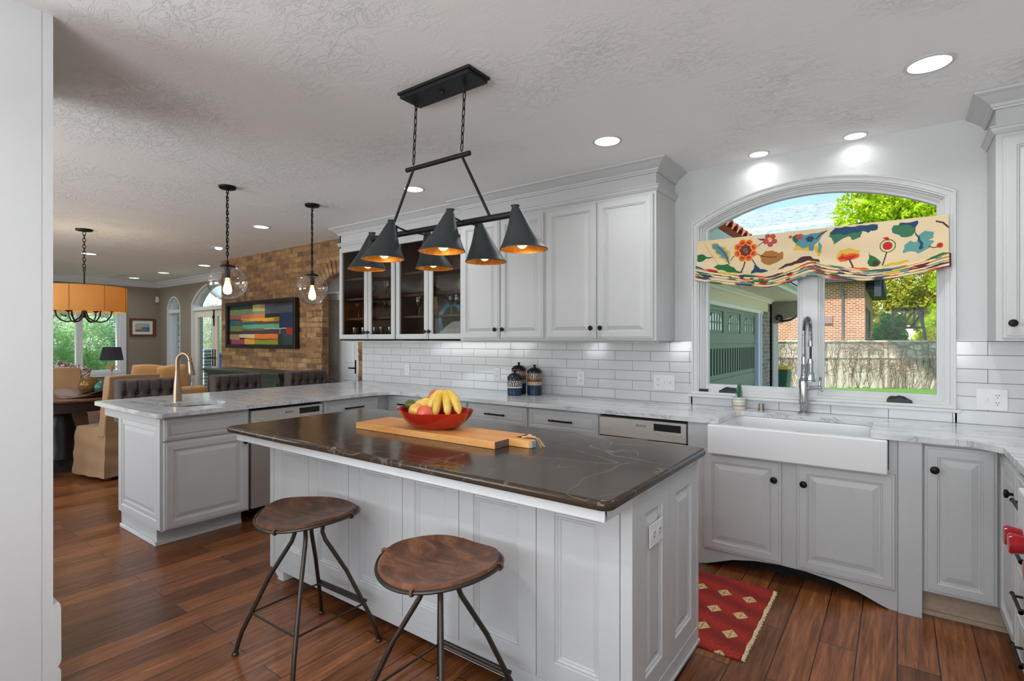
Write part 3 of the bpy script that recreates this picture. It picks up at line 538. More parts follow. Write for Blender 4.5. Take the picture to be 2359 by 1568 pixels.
# crown on the cabinets
CP = [(0, CEIL-.001), (0, 2.505), (.012, 2.505), (.014, 2.515), (.02, 2.518), (.024, 2.53), (.045, 2.545), (.07, 2.565), (.08, 2.57), (.088, 2.574), (.092, CEIL-.001)]
CP2 = [(0, 2.415), (0, 2.383), (.006, 2.383), (.01, 2.389), (.018, 2.40), (.02, 2.41), (.026, 2.413), (.026, 2.42), (0, 2.42)]
m = MB(); path = [(-4.985, 3.85), (-4.985, YG), (-3.126, YG), (-3.126, YF), (-1.332, YF), (-1.332, 3.864)]
path = path[::1]
# travel so that the room lies on the right-hand side
m.sweep(path, [(q, z) for q, z in CP]); m.sweep(path, CP2); struct(m.build('trim_6', WHITE), 'white crown moulding along the wall cabinets')
m = MB(); pr = [(.398, 3.864), (.398, 3.555), (1.018, 3.555)]; m.sweep(pr, CP); m.sweep(pr, CP2); struct(m.build('trim_7', WHITE), 'white crown moulding on the right-hand wall cabinet')
struct(MB().box(-4.9, 3.60, 1.334, -1.36, 3.86, 1.347).build('trim_8', WHITE), 'white under-cabinet strip')
# ---- base cabinets, left run
TK = .10
def base(name, lab, x0, x1, y0, y1, group='base cabinets', z0=TK): 
    r = thing(name, lab, 'cabinet', ((x0+x1)/2, (y0+y1)/2, 0), group)
    return r
YB = 3.268
for x0, x1, lab, two in ((-3.83, -3.285, 'white base cabinet with a drawer in the inner corner beside the peninsula', 0), (-3.285, -2.84, 'white base cabinet with a drawer behind the fruit bowl', 0), (-2.84, -2.24, 'white base cabinet with a wide drawer, third from the dishwasher side corner', 1), (-2.24, -1.645, 'white base cabinet with a wide drawer directly left of the window-wall dishwasher', 1)):
    r = base('base_cabinet', lab, x0, x1, YB, 3.86)
    MB().box(x0+.001, YB, TK, x1-.001, 3.85, .858).box(x0+.001, YB+.07, 0, x1-.001, 3.85, TK).build('cabinet_body', CAB, r)
    front(r, 'drawer', (x0+.012, YB, .70), X1, x1-x0-.02, .145, NY, DRAWP, pl=.19)
    if two:
        for z, h in ((.40, .285), (.115, .275)): front(r, 'drawer', (x0+.012, YB, z), X1, x1-x0-.02, h, NY, RAISED, pl=.19)
    else: front(r, 'door', (x0+.012, YB, .115), X1, x1-x0-.02, .57, NY, RAISED, kn=(.035, .50))
r = base('corner_filler_cabinet', 'white blind corner cabinet where peninsula meets wall run', -4.5, -3.83, 3.2, 3.86); MB().box(-4.55, 3.16, 0, -3.832, 3.85, .858).build('cabinet_body', CAB, r)
# sink base with arched valance
r = base('sink_cabinet', 'white sink base cabinet with arched toe valance under the apron sink', -1.04, .002, YB, 3.86)
va = [(-1.04, .03), (-1.04, .858), (.002, .858), (.002, 0), (-.03, 0), (-.075, .015), (-.16, .05), (-.27, .078), (-.40, .094), (-.53, .098), (-.66, .088), (-.78, .064), (-.87, .03), (-.93, .008), (-.97, 0), (-1.0, 0), (-1.0, .03)]
va = [(-1.04, 0), (-1.04, .858), (-.915, .858), (-.915, .70), (-.035, .70), (-.035, .858), (.002, .858), (.002, 0), (-.03, 0), (-.075, .015), (-.16, .05), (-.27, .078), (-.40, .094), (-.53, .098), (-.66, .088), (-.78, .064), (-.87, .03), (-.93, .008), (-.97, 0)]
MB().prism(va, YB-.018, YB, (), 'xz').build('face_frame', CAB, r, .0015)
MB().box(-1.038, YB+.10, .10, 0, 3.85, .63).box(-1.038, YB, .10, -1.01, 3.85, .858).box(-.02, YB, .1, 0, 3.85, .858).build('cabinet_body', CAB, r)
MB().box(-1.038, YB+.12, 0, 0, YB+.14, .10).build('toe_board', DARKGAP, r)
front(r, 'door', (-.943, YB-.018, .106), X1, .425, .577, NY, RAISED, kn=(.39, .47)); front(r, 'door', (-.445, YB-.018, .106), X1, .437, .577, NY, RAISED, kn=(.037, .47))
r = base('fluted_filler', 'white flat pilaster right of the sink cabinet', .002, .096, YB, 3.86); MB().box(.003, YB-.03, 0, .098, 3.85, .858).build('post', CAB, r, .002)
r = base('base_cabinet', 'white narrow base cabinet with one tall door in the right corner', .10, .40, YB, 3.86)
MB().box(.0985, YB, .125, .40, 3.85, .858).build('cabinet_body', CAB, r); front(r, 'door', (.105, YB, .13), X1, .268, .712, NY, RAISED, kn=(.04, .60))
MB().box(.0985, YB+.055, 0, .46, YB+.075, .125).box(.0985, YB+.04, 0, .46, YB+.055, .02).build('toe_board', PINE, r)
# right run
r = base('base_cabinet', 'white narrow pull-out cabinet left of the drawer stack on the right run', .39, 1.0, 2.84, 3.24)
MB().box(.396, 2.83, .10, 1.01, 3.25, .858).box(.46, 2.83, 0, 1.01, 3.25, .10).build('cabinet_body', CAB, r); front(r, 'door', (.396, 3.235, .115), (0, -1, 0), .39, .73, NX, RAISED, kn=(.35, .62))
r = base('drawer_cabinet', 'white stack of four drawers with black bar pulls on the right run', .39, 1.0, 2.4, 2.8)
MB().box(.396, 2.24, .10, 1.01, 2.828, .858).box(.46, 2.24, 0, 1.01, 2.828, .10).build('cabinet_body', CAB, r)
for z, h in ((.665, .17), (.495, .16), (.31, .175), (.115, .185)): front(r, 'drawer', (.396, 2.82, z), (0, -1, 0), .38, h, NX, DRAWP, pl=.18)
# range with red knobs
r = thing('range_cooker', 'white range with red control knobs at the right edge', 'range', (.6, 1.7, 0))
MB().box(.40, 1.25, .1, 1.0, 2.22, .70).box(.46, 1.25, 0, 1.0, 2.22, .1).build('range_body', STEEL, r, .004)
MB().box(.30, 1.25, .70, 1.0, 2.235, .90).build('control_panel', plain('white_enamel', (205, 208, 210), .25), r, .006)
MB().tube([(.36, 1.3, .62), (.33, 1.32, .62), (.33, 2.15, .62), (.36, 2.17, .62)], .012, 10).build('oven_handle', STEEL, r)
REDK = plain('glossy_red_knob', (150, 12, 22), .15)
for y in (2.165, 2.085, 1.85, 1.77, 1.5, 1.42):
    m = MB(); m.lathe([(.0, -.001), (.024, 0), (.026, .012), (.030, .034), (.026, .040), (.0, .043)], (.30, y, .765), 24, M=Vector(NX).to_track_quat('Z', 'Y').to_matrix()); m.build('control_knob', REDK, r)
# ---- peninsula
XP = -3.818
r = base('sink_cabinet', 'white peninsula end cabinet with panelled side and one door', -4.15, -3.82, 1.39, 1.96)
MB().box(-4.56, 1.395, .115, XP, 1.955, .69).box(-3.86, 1.395, .69, XP, 1.955, .858).box(-4.56, 1.395, .69, -4.50, 1.955, .858).box(-4.5, 1.395, .69, -3.86, 1.43, .858).build('cabinet_body', CAB, r)
MB().box(-4.54, 1.405, 0, -3.93, 1.955, .115).build('plinth', CAB, r); MB().box(-4.555, 1.39, 0, -3.915, 1.405, .028).box(-3.93, 1.39, 0, -3.915, 1.955, .028).build('shoe_moulding', WPAINT, r, .006)
front(r, 'false_drawer', (XP, 1.40, .70), Y1, .545, .14, X1, DRAWP); front(r, 'door', (XP, 1.40, .125), Y1, .545, .565, X1, RAISED, kn=(.515, .50))
front(r, 'side_panel', (-3.822, 1.395, .125), (-1, 0, 0), .73, .72, NY, [(0, 0), (0, .012), (.05, .012), (.055, .004)]+[(a+.03, b-.006) for a, b in RAISED[7:]])
MB().box(-4.90, 1.40, .78, -4.56, 1.42, .858).box(-4.58, 1.41, 0, -4.56, 3.2, .858).build('back_panel', CAB, r)
r = base('base_cabinet', 'white peninsula drawer cabinet right of the peninsula dishwasher', -4.15, -3.82, 2.562, 3.16)
MB().box(-4.55, 2.565, TK, XP, 3.155, .858).box(-4.55, 2.565, 0, XP-.07, 3.155, TK).build('cabinet_body', CAB, r)
front(r, 'drawer', (XP, 2.575, .70), Y1, .55, .145, X1, DRAWP, pl=.19); front(r, 'drawer', (XP, 2.575, .40), Y1, .55, .285, X1, RAISED, pl=.19); front(r, 'drawer', (XP, 2.575, .115), Y1, .55, .275, X1, RAISED, pl=.19)
# dishwashers
def dishwasher(lab, loc, u, n, scene):
    r = thing('dishwasher', lab, 'dishwasher', loc, 'built-in dishwashers'); U, N = Vector(u), Vector(n); L = Vector(loc)
    def bx(a0, a1, d0, d1, z0, z1, nm, mat, par=r, bev=.002):
        p = L+U*a0+N*d0; q = L+U*a1+N*d1; return MB().box(p.x, p.y, z0, q.x, q.y, z1).build(nm, mat, par, bev)
    bx(0, .595, -.5, -.03, .09, .855, 'tub_housing', DARKGAP); bx(.008, .592, -.03, .012, .12, .705, 'door_panel', STEEL)
    cp = bx(.004, .592, -.03, .022, .712, .835, 'control_panel', plain('pale_steel_panel', (206, 200, 192), .35, .3, nz=.02), bev=.004); bx(.0, .595, -.42, -.40, 0, .09, 'kick_plate', DARKGAP)
    bx(.385, .56, .02, .0235, .775, .82, 'display', plain('dark_display', (30, 34, 34), .2), cp, 0)
    for i in range(2): bx(.385+i*.03, .41+i*.03, .02, .025, .748, .764, 'button', plain('silver_button', (200, 196, 186), .4, .4), cp, .001)
    for i in range(5): bx(.465+i*.02, .482+i*.02, .02, .025, .746, .762, 'button', plain('silver_button', (200, 196, 186), .4, .4), cp, .001)
    bx(.055, .09, .02, .025, .752, .775, 'button', plain('silver_button', (200, 196, 186), .4, .4), cp, .002)
    p0 = L+U*.2+N*.024; p1 = L+U*.38+N*.024; mid = (p0+p1)/2+N*.012
    m = MB(); rr = []
    for i in range(13):
        t = i/12; c = p0.lerp(p1, t); w_ = math.sin(PI*t); c = c+Vector((0, 0, .709)); rr.append([c+Vector((0, 0, .0035*w_+.0005)), c+N*(.014*w_+.001), c-Vector((0, 0, .005*w_+.0005)), c-N*.004])
    m.rings(rr).build('handle_lip', CHROME, r)
    cu = bpy.data.curves.new('brand_lettering', 'FONT'); cu.body = 'BOSCH'; cu.size = .021; cu.extrude = .0004; cu.align_x = 'CENTER'
    t = bpy.data.objects.new('brand_lettering', cu); COL.objects.link(t); me = bpy.data.meshes.new_from_object(t.evaluated_get(bpy.context.evaluated_depsgraph_get())); bpy.data.objects.remove(t)
    o = bpy.data.objects.new('brand_lettering', me); me.materials.append(BLACKP); COL.objects.link(o); o.parent = cp
    o.rotation_euler = (PI/2, 0, 0) if abs(N.y) > .5 else (PI/2, 0, PI/2)
    pos = L+U*.30+N*.0228; o.location = pos-L+Vector((0, 0, .79-L.z)); return r
dishwasher('stainless dishwasher in the window wall run left of the sink', (-1.642, YB, 0), X1, NY, 0)
dishwasher('stainless dishwasher in the peninsula beside its end cabinet', (XP, 1.962, 0), Y1, X1, 0)
MB()
# ---- countertops
def rc(cx, cy, r, a0, a1, n=6): return [(cx+r*math.cos(math.radians(a0+(a1-a0)*i/n)), cy+r*math.sin(math.radians(a0+(a1-a0)*i/n))) for i in range(n+1)]
out = [(-4.95, 3.862)]+[(-4.95, 1.40)]+rc(-4.885, 1.40, .065, 180, 270)+rc(-3.80, 1.385, .05, 270, 360)+rc(-3.60, 3.05, .15, 180, 90)+[(-.868, 3.2), (-.851, 3.217), (-.851, 3.60)]+rc(-.791, 3.60, .06, 180, 90)+rc(-.168, 3.60, .06, 90, 0)+[(-.108, 3.217), (-.09, 3.2), (.28, 3.2), (.372, 3.10), (.372, 2.24), (1.018, 2.24), (1.018, 3.862)]
sinkhole = [(-4.14+.17*math.cos(2*PI*i/28), 1.73+.20*math.sin(2*PI*i/28)) for i in range(28)]
ct = MB().prism(out, .860, .889, [sinkhole]).build('countertop', MARBLE, bevel=.012, seg=4)
tag(ct, 'continuous white marble countertop over peninsula, window wall and right run', 'countertop')
sk_ = tag(MB().lathe([(.205, .0), (.20, -.02), (.175, -.14), (.02, -.15), (.001, -.15)], (-4.14, 1.73, .859), 32, sy=1.15).build('prep_sink', STEEL), 'small oval stainless prep sink set in the peninsula', 'sink')
tag(MB().lathe([(.0, .002), (.012, .004), (.024, .003), (.026, 0)], (-4.452, 1.625, .889), 20).build('sink_switch_button', CHROME), 'round chrome button beside the peninsula sink', 'button')
# farmhouse sink
r = thing('apron_sink', 'white fireclay farmhouse sink with rounded apron under the window', 'sink', (-.47, 3.4, .69))
m = MB(); o = [(-.902, 3.17), (-.038, 3.17), (-.038, 3.70), (-.902, 3.70)]; i_ = [(-.86, 3.235), (-.08, 3.235), (-.08, 3.655), (-.86, 3.655)]
m.prism(o, .69, .8585, [i_]); m.box(-.88, 3.20, .685, -.06, 3.68, .70); m.build('sink_basin', FIRECLAY, r, .014, 4)
MB().lathe([(.0, .004), (.03, .006), (.042, .003), (.044, 0)], (-.47, 3.5, .70), 20).build('drain', CHROME, r)
m = MB(); m.lathe([(.0, .0005), (.012, .001), (.013, 0)], (-.43, 3.2, .8586), 16, sy=.5).build('maker_mark', plain('grey_mark', (140, 142, 146), .4), r)
# ---- island
r = thing('kitchen_island', 'white panelled kitchen island under the dark stone top', 'island', (-1.78, 1.95, 0))
MB().box(-2.88, 1.618, .105, -.71, 2.299, .857).build('cabinet_body', CAB, r)
MB().box(-2.86, 1.63, .085, -.72, 2.29, .105).build('underside', DARKGAP, r)
m = MB(); m.box(-2.875, 1.408, .815, -.695, 1.425, .858).box(-.712, 1.408, .815, -.695, 1.6, .858).box(-2.875, 1.408, .815, -2.858, 1.6, .858).box(-2.87, 1.41, .84, -.7, 1.61, .858); m.build('overhang_apron', WPAINT, r, .002)
gx = [-2.84, -2.504, -2.167, -1.78, -1.443, -1.064, -.734]
MB().box(-2.882, 1.598, .068, -2.843, 1.63, .857).build('corner_post', CAB, r, .0015); MB().box(-.7325, 1.598, .068, -.69, 1.645, .857).build('corner_post', CAB, r, .0015); MB().box(-2.843, 1.60, .066, -.7325, 1.64, .125).build('base_rail', CAB, r, .0015)
for a, b in zip(gx, gx[1:]): front(r, 'panel', (a+.0015, 1.618, .127), X1, b-a-.003, .688, NY, FLATP)
ENDP = [(0, 0), (0, .016), (.068, .016), (.071, .009), (.077, .009), (.08, .003), (.088, .003), (.115, .013), (.118, .013)]
for a, b in ((1.645, 1.942), (1.945, 2.275)): pe = front(r, 'end_panel', (-.708, a, .13), Y1, b-a, .70, X1, ENDP)
MB().box(-.73, 1.645, .066, -.69, 2.277, .128).build('base_rail', CAB, r, .0015); MB().box(-.69, 1.60, .060, -.683, 2.30, .073).build('base_bead', CAB, r, .002)
MB().box(-.73, 2.277, .066, -.69, 2.30, .857).build('end_stile', CAB, r, .001); MB().box(-.73, 1.645, .832, -.69, 2.277, .857).build('top_rail', CAB, r, .001)
def foot(x, y, s_, t_): 
    m = MB(); n = 14; pr = [(0, .10), (.075, .10), (.078, .085), (.086, .07), (.088, .05), (.08, .032), (.062, .018), (.052, .012), (.06, .008), (.06, 0), (-.0, 0)]
    m.prism([(a, z) for a, z in pr], -.045, .03, (), 'xz'); m.v = [((x+s_*(px-.045) if not t_ else x+s_*py), (y-s_*0+py if not t_ else y+t_*(px-.045)), z) for px, py, z in m.v]
    return m.build('bracket_foot', WPAINT, r, .004)
foot(-2.82, 1.66, -1, 0); foot(-.745, 2.25, 1, 1); foot(-.76, 1.66, 1, 0); foot(-2.82, 2.24, -1, 0)
ol = MB().box(-.6925, 1.745, .632, -.688, 1.868, .712).build('outlet', plain('white_outlet_plastic', (226, 226, 226), .35), r, .0015)
for y in (1.78, 1.832):
    m = MB(); m.lathe([(.0165, 0), (.0165, .0015), (.0, .0016)], (-.688, y, .672), 18, M=Vector(X1).to_track_quat('Z', 'Y').to_matrix()); o2 = m.build('socket', plain('white_socket', (215, 215, 214), .4), ol)
    MB().box(-.6864, y-.007, .676, -.6858, y-.004, .682).box(-.6864, y+.004, .676, -.6858, y+.007, .682).box(-.6864, y-.002, .662, -.6858, y+.002, .667).build('slots', DARKGAP, ol)
io = rc(-2.895, 1.405, .035, 180, 270)+rc(-.70, 1.41, .04, 270, 360)+rc(-.70, 2.295, .04, 0, 90)+rc(-2.895, 2.3, .035, 90, 180)
it = MB().prism(io, .857, .889).build('island_countertop', SOAP, bevel=.013, seg=4); tag(it, 'dark soapstone slab with pale veins on top of the island', 'countertop')
# ---- wall outlets
OW = plain('white_outlet_plastic', (224, 224, 225), .35)
def outlet(x, z, wd, lab, kinds):
    r = MB().box(x-wd/2, 3.846, z-.058, x+wd/2, 3.852, z+.058).build('wall_outlet', OW, bevel=.002); tag(r, lab, 'outlet', 'outlets and switches on the backsplash')
    n = len(kinds)
    for i, k in enumerate(kinds):
        cx = x+(i-(n-1)/2)*.046
        if k == 'o':
            for dz in (-.02, .02):
                MB().box(cx-.016, 3.8445, z+dz-.0145, cx+.016, 3.846, z+dz+.0145).build('socket', OW, r, .0007)
                MB().box(cx-.007, 3.8438, z+dz, cx-.0045, 3.8446, z+dz+.007).box(cx+.0045, 3.8438, z+dz, cx+.007, 3.8446, z+dz+.007).box(cx-.002, 3.8438, z+dz-.01, cx+.002, 3.8446, z+dz-.006).build('slots', DARKGAP, r)
        else: MB().box(cx-.005, 3.838, z-.009, cx+.005, 3.846, z+.009).build('toggle', OW, r, .001)
outlet(-4.206, 1.04, .072, 'white outlet on the tile nearest the brick wall', 'o'); outlet(-2.994, 1.04, .072, 'white outlet on the tile left of the canisters', 'o')
outlet(-2.114, 1.04, .072, 'white outlet on the tile between canisters and triple plate', 'o'); outlet(-1.41, 1.036, .165, 'wide white triple plate with outlet and two switches left of the window', 'oss'); outlet(.415, 1.03, .128, 'white double plate with switch and outlet right of the window', 'so')
# ---------------------------------------------------------------- ceiling fixtures
def recessed(x, y, r, lab):
    R = thing('recessed_light', lab, 'ceiling light', (x, y, CEIL), 'recessed ceiling lights')
    MB().lathe([(r*1.0, -.001), (r*1.22, -.001), (r*1.22, -.004), (r*1.02, -.006), (r*.98, .0)], (x, y, CEIL), 32).build('trim_ring', WPAINT, R)
    MB().lathe([(r, -.002), (r*.5, -.0025), (.0, -.003)], (x, y, CEIL), 32).build('diffuser', LITE, R)
RL = ['recessed ceiling light above the sink, largest near the right edge', 'recessed ceiling light right of the black linear chandelier', 'recessed ceiling light seen behind the sloping rod of the linear chandelier', 'recessed ceiling light between the two glass globe pendants',
      'small recessed light over the window, right of its arch top', 'small recessed light over the left part of the window arch', 'recessed light beside the chain of the drum chandelier', 'recessed light near the brick wall end, rightmost in the dining area', 'recessed light second from the brick wall in the dining area row', 'recessed light farthest left, near the dining crown moulding corner']
for (x, y, p, r), lab in zip(REC, RL): recessed(x, y, r, lab)
R = thing('adjustable_spotlight', 'small twin-lens adjustable ceiling spot left of the globe pendant chain', 'ceiling light', (-7.29, 3.333, CEIL))
MB().lathe([(.05, -.001), (.085, -.001), (.085, -.006), (.05, -.006)], (-7.29, 3.333, CEIL), 28).build('trim_ring', WPAINT, R); MB().ell((-7.29, 3.333, CEIL-.008), .045, .045, .022).build('lens', LITE, R)
sp = bpy.data.lights.new('spot_lamp', 'SPOT'); sp.energy = 38; sp.spot_size = math.radians(48); sp.spot_blend = .6; sp.color = (1, .86, .62); sp.shadow_soft_size = .04
so2 = bpy.data.objects.new('spot_lamp', sp); COL.objects.link(so2); so2.location = (-7.29, 3.333, CEIL-.04); so2.rotation_euler = (Vector((-7.15, 3.9, .95))-Vector((-7.29, 3.333, CEIL-.04))).to_track_quat('-Z', 'Y').to_euler()
def chain(p0, p1, link=.034, wd=.0125, r=.0026, seed=0):
    m = MB(); p0, p1 = Vector(p0), Vector(p1); L = (p1-p0).length; n = max(2, int(L/(link*.74))); d = (p1-p0).normalized()
    u = Vector((1, 0, 0)); u = (u-d*u.dot(d)).normalized(); v = d.cross(u)
    for i in range(n):
        c = p0.lerp(p1, (i+.5)/n); a = u if i % 2 else v; a = (a*math.cos(.4)+(v if i % 2 else u)*math.sin(.4)); h = L/n*.64; pts = []
        for k in range(14):
            t = 2*PI*k/14; cs, sn = math.cos(t), math.sin(t); pts.append(c+a*wd*cs*(1 if abs(sn) < .9 else .8)+d*h*(abs(sn)**.8)*(1 if sn > 0 else -1))
        m.tube(pts, r, 6, loop=True)
    return m
# black linear chandelier over the island
CY = 1.85; R = thing('linear_chandelier', 'blackened iron linear chandelier with six cone shades over the island', 'chandelier', (-1.8, CY, CEIL))
MB().box(-2.0, CY-.07, CEIL-.03, -1.55, CY+.07, CEIL-.012).box(-2.01, CY-.078, CEIL-.013, -1.54, CY+.078, CEIL).build('canopy', IRON, R, .003)
MB().ell((-1.775, CY, CEIL-.034), .012, .012, .014, 12, 8).build('canopy_knob', IRON, R)
for xa, xb in ((-1.955, -1.975), (-1.63, -1.65)):
    m = chain((xa, CY, CEIL-.032), (xb, CY, 2.245), .05, .012, .0026); m.tube([(xa+.014*math.cos(t*.5), CY, CEIL-.042+.014*math.sin(t*.5)) for t in range(13)], .0025, 6, loop=True); m.build('chain', IRON, R)
MB().tube([(-2.025, CY, 2.222), (-1.6, CY, 2.222)], .0115, 12).build('upper_bar', IRON, R)
for a, b in ((-1.975, -2.155), (-1.65, -1.48)): MB().tube([(a, CY, 2.22), (b, CY, 1.91)], .0068, 10).build('sloping_rod', IRON, R)
MB().tube([(-2.30, CY, 1.902), (-1.34, CY, 1.902)], .0145, 14).build('main_bar', IRON, R)
SHP = [(-2.31, CY+.01, -1, 0), (-1.995, CY-.125, 0, -1), (-1.615, CY-.115, 0, -1), (-2.03, CY+.15, 0, 1), (-1.655, CY+.13, 0, 1), (-1.34, CY, 1, 0)]
for cx in (-2.0, -1.632): MB().tube([(cx+.01, CY-.115, 1.915), (cx, CY-.03, 1.905), (cx, CY+.03, 1.905), (cx-.025, CY+.135, 1.915)], .0048, 8).build('cross_arm', IRON, R)
for (x, y, dx, dy) in SHP:
    # oblique cone: the level rim is pushed outwards from the small cap
    kx = .045 if dx else .055; M = Matrix(((1, 0, -dx*kx/.192), (0, 1, -dy*kx/.192), (0, 0, 1))); ap = (x, y, 1.940)
    prof = [(.0165, -.004), (.0175, -.012), (.0225, -.022), (.030, -.042), (.0445, -.080), (.058, -.112), (.071, -.138), (.088, -.170), (.101, -.192)]
    s_ = MB().lathe([(.0195, 0), (.0195, -.004)]+prof+[(.1035, -.194), (.1035, -.1975), (.1, -.1975)], ap, 40, M=M).lathe([(0, .002), (.0195, 0)], ap, 40, M=M).build('lamp_shade', SHADE, R)
    MB().lathe([(r_-.0016, z) for r_, z in prof[1:]]+[(.1, -.1975)], ap, 40, M=M).build('shade_lining', GOLD, s_)
    MB().lathe([(.013, -.02), (.013, -.095)], ap, 16, M=M, cap=True).build('lamp_socket', IRON, s_)
    c = Vector(ap)+M@Vector((0, 0, -.160)); MB().ell(c, .027, .027, .033, 16, 10).build('bulb', BULB, s_)
    l = bpy.data.lights.new('bulb_lamp', 'SPOT'); l.spot_size = math.radians(100); l.energy = 1.6; l.color = (1, .72, .42); l.shadow_soft_size = .025; l.spot_blend = .7; lo = bpy.data.objects.new('bulb_lamp', l); COL.objects.link(lo); lo.location = Vector(ap)+M@Vector((0, 0, -.197))
    lo.rotation_euler = (M@Vector((0, 0, -1))).to_track_quat('-Z', 'Y').to_euler()
# clear globe pendants
def pendant(x, y, rb, fn, lab, h):
    R = thing('globe_pendant', lab, 'pendant light', (x, y, CEIL), 'glass globe pendants over the peninsula')
    MB().lathe([(0, -.03), (.012, -.03), (.014, -.024), (.055, -.022), (.062, -.016), (.064, 0)], (x, y, CEIL), 28).build('canopy', BRONZE, R)
    zt = 1.81+h
    chain((x, y, CEIL-.03), (x, y, zt+.065), .036, .0125, .0032).build('chain', BRONZE, R); chain((x+.006, y-.006, CEIL-.03), (x+.006, y-.006, zt+.075), .030, .009, .0022).build('cord_chain', BRONZE, R)
    MB().lathe([(0, .055), (.008, .054), (.01, .03), (.03, .02), (.055, .012), (.058, .004), (.055, -.004), (.03, -.004), (.02, -.03), (.02, -.085), (.0, -.086)], (x, y, zt), 24).build('lamp_socket', BRONZE, R)
    gl = MB(); gl.lathe([(.052, h-.002)]+[fn(a) for a in np.linspace(1.15, -PI/2+.03, 26)], (x, y, 1.81), 44); g = gl.build('glass_globe', BGLASS, R)
    m = MB()
    for i in range(16):
        a = random.uniform(0, 6.28); t = random.uniform(-.9, .9); q = fn(t); m.ell((x+q[0]*.985*math.cos(a), y+q[0]*.985*math.sin(a), 1.81+q[1]*.985), .0022, .0022, .003, 8, 5)
    m.build('glass_bubbles', plain('bright_glass_bubble', (250, 246, 240), .05, spec=1), g)
    MB().lathe([(.012, .0), (.014, -.02), (.03, -.075), (.033, -.10), (.026, -.125), (.0, -.135)], (x, y, zt-.085), 20).build('bulb', FILA, R)
pendant(-4.333, 2.048, .146, lambda a: (.146*math.cos(a), .140*math.sin(a)), 'round clear glass globe pendant nearer the drum chandelier', .128)
pendant(-4.291, 2.777, .138, lambda a: (.138*math.cos(a)**.9*(1+.1*math.sin(a)), .135*math.sin(a)), 'pear-shaped clear glass globe pendant in front of the brick arch', .126)
# drum chandelier
x, y = -7.297, 1.898; R = thing('drum_chandelier', 'bronze chandelier with amber linen drum shade over the dining table', 'chandelier', (x, y, CEIL))
MB().lathe([(0, -.03), (.02, -.028), (.075, -.018), (.08, 0)], (x, y, CEIL), 28).build('canopy', BRONZE, R); chain((x, y, CEIL-.03), (x, y, 2.16), .045, .016, .0038).build('chain', BRONZE, R)
MB().tube([(x+.03*math.cos(t*.45), y, 2.135+.03*math.sin(t*.45)) for t in range(14)], .0045, 8, loop=True).build('hanging_ring', BRONZE, R)
MB().tube([(x, y, 2.105), (x, y, 1.62)], [.007]*2, 10).lathe([(.0, 1.60), (.02, 1.61), (.03, 1.65), (.02, 1.69), (.008, 1.71)], (x, y, 0), 16).build('centre_stem', BRONZE, R)
def m_shade():
    t = NT('amber_linen_shade'); t.N.remove(t.b); f = t.noise(t.coord(), 70, 4, .7); c = t.mix(f, S2L((206, 160, 96)), S2L((228, 188, 126)))
    d = t.n('BsdfDiffuse'); tl = t.n('BsdfTranslucent'); t.l(c, d.inputs[0]); t.l(c, tl.inputs[0]); mx = t.n('MixShader'); mx.inputs[0].default_value = .55; t.l(d.outputs[0], mx.inputs[1]); t.l(tl.outputs[0], mx.inputs[2]); t.l(mx.outputs[0], t.out.inputs[0]); return t.m
AMB = m_shade(); m = MB(); m.lathe([(.385, 1.668), (.385, 1.945), (.382, 1.945), (.382, 1.668), (.385, 1.668)], (x, y, 0), 56); sh = m.build('drum_shade', AMB, R)
m = MB()
for k in range(8): a = k*PI/4+.2; m.box(x+.3865*math.cos(a)-.002, y+.3865*math.sin(a)-.002, 1.668, x+.3865*math.cos(a)+.002, y+.3865*math.sin(a)+.002, 1.945)
m.build('shade_seams', plain('amber_seam', (150, 96, 36), .9), sh)
for k in range(6):
    a = k*PI/3+.35; c, s_ = math.cos(a), math.sin(a); P_ = lambda r_, z: (x+r_*c, y+r_*s_, z)
    ar = MB().tube([P_(.015, 1.66), P_(.04, 1.60), P_(.09, 1.565), P_(.15, 1.555), P_(.20, 1.575), P_(.235, 1.62), P_(.245, 1.675)], .0075, 8).lathe([(.008, 1.672), (.028, 1.684), (.03, 1.69), (.008, 1.69)], P_(.245, 0), 14).build('arm', BRONZE, R)
    MB().cyl(P_(.245, 1.69), .012, .09, 12).build('candle_sleeve', plain('ivory_sleeve', (214, 190, 150), .6), ar); MB().lathe([(.0, 0), (.014, .012), (.014, .03), (.0, .06)], P_(.245, 1.78), 12).build('bulb', BULB, ar)
    l = bpy.data.lights.new('bulb_lamp', 'POINT'); l.energy = 1.6; l.color = (1, .9, .64); l.shadow_soft_size = .03; lo = bpy.data.objects.new('bulb_lamp', l); COL.objects.link(lo); lo.location = P_(.16, 1.83)
R = thing('ceiling_vent', 'white slotted ceiling vent near the dining crown corner', 'vent', (-11.9, 3.6, CEIL)); m = MB().box(-12.1, 3.52, CEIL-.008, -11.7, 3.68, CEIL)
m.build('vent_plate', plain('grey_white_vent', (188, 190, 192), .5), R); m = MB(); [m.box(-12.08, 3.535+i*.022, CEIL-.012, -11.72, 3.545+i*.022, CEIL-.006) for i in range(6)]; m.build('slats', WPAINT, R)
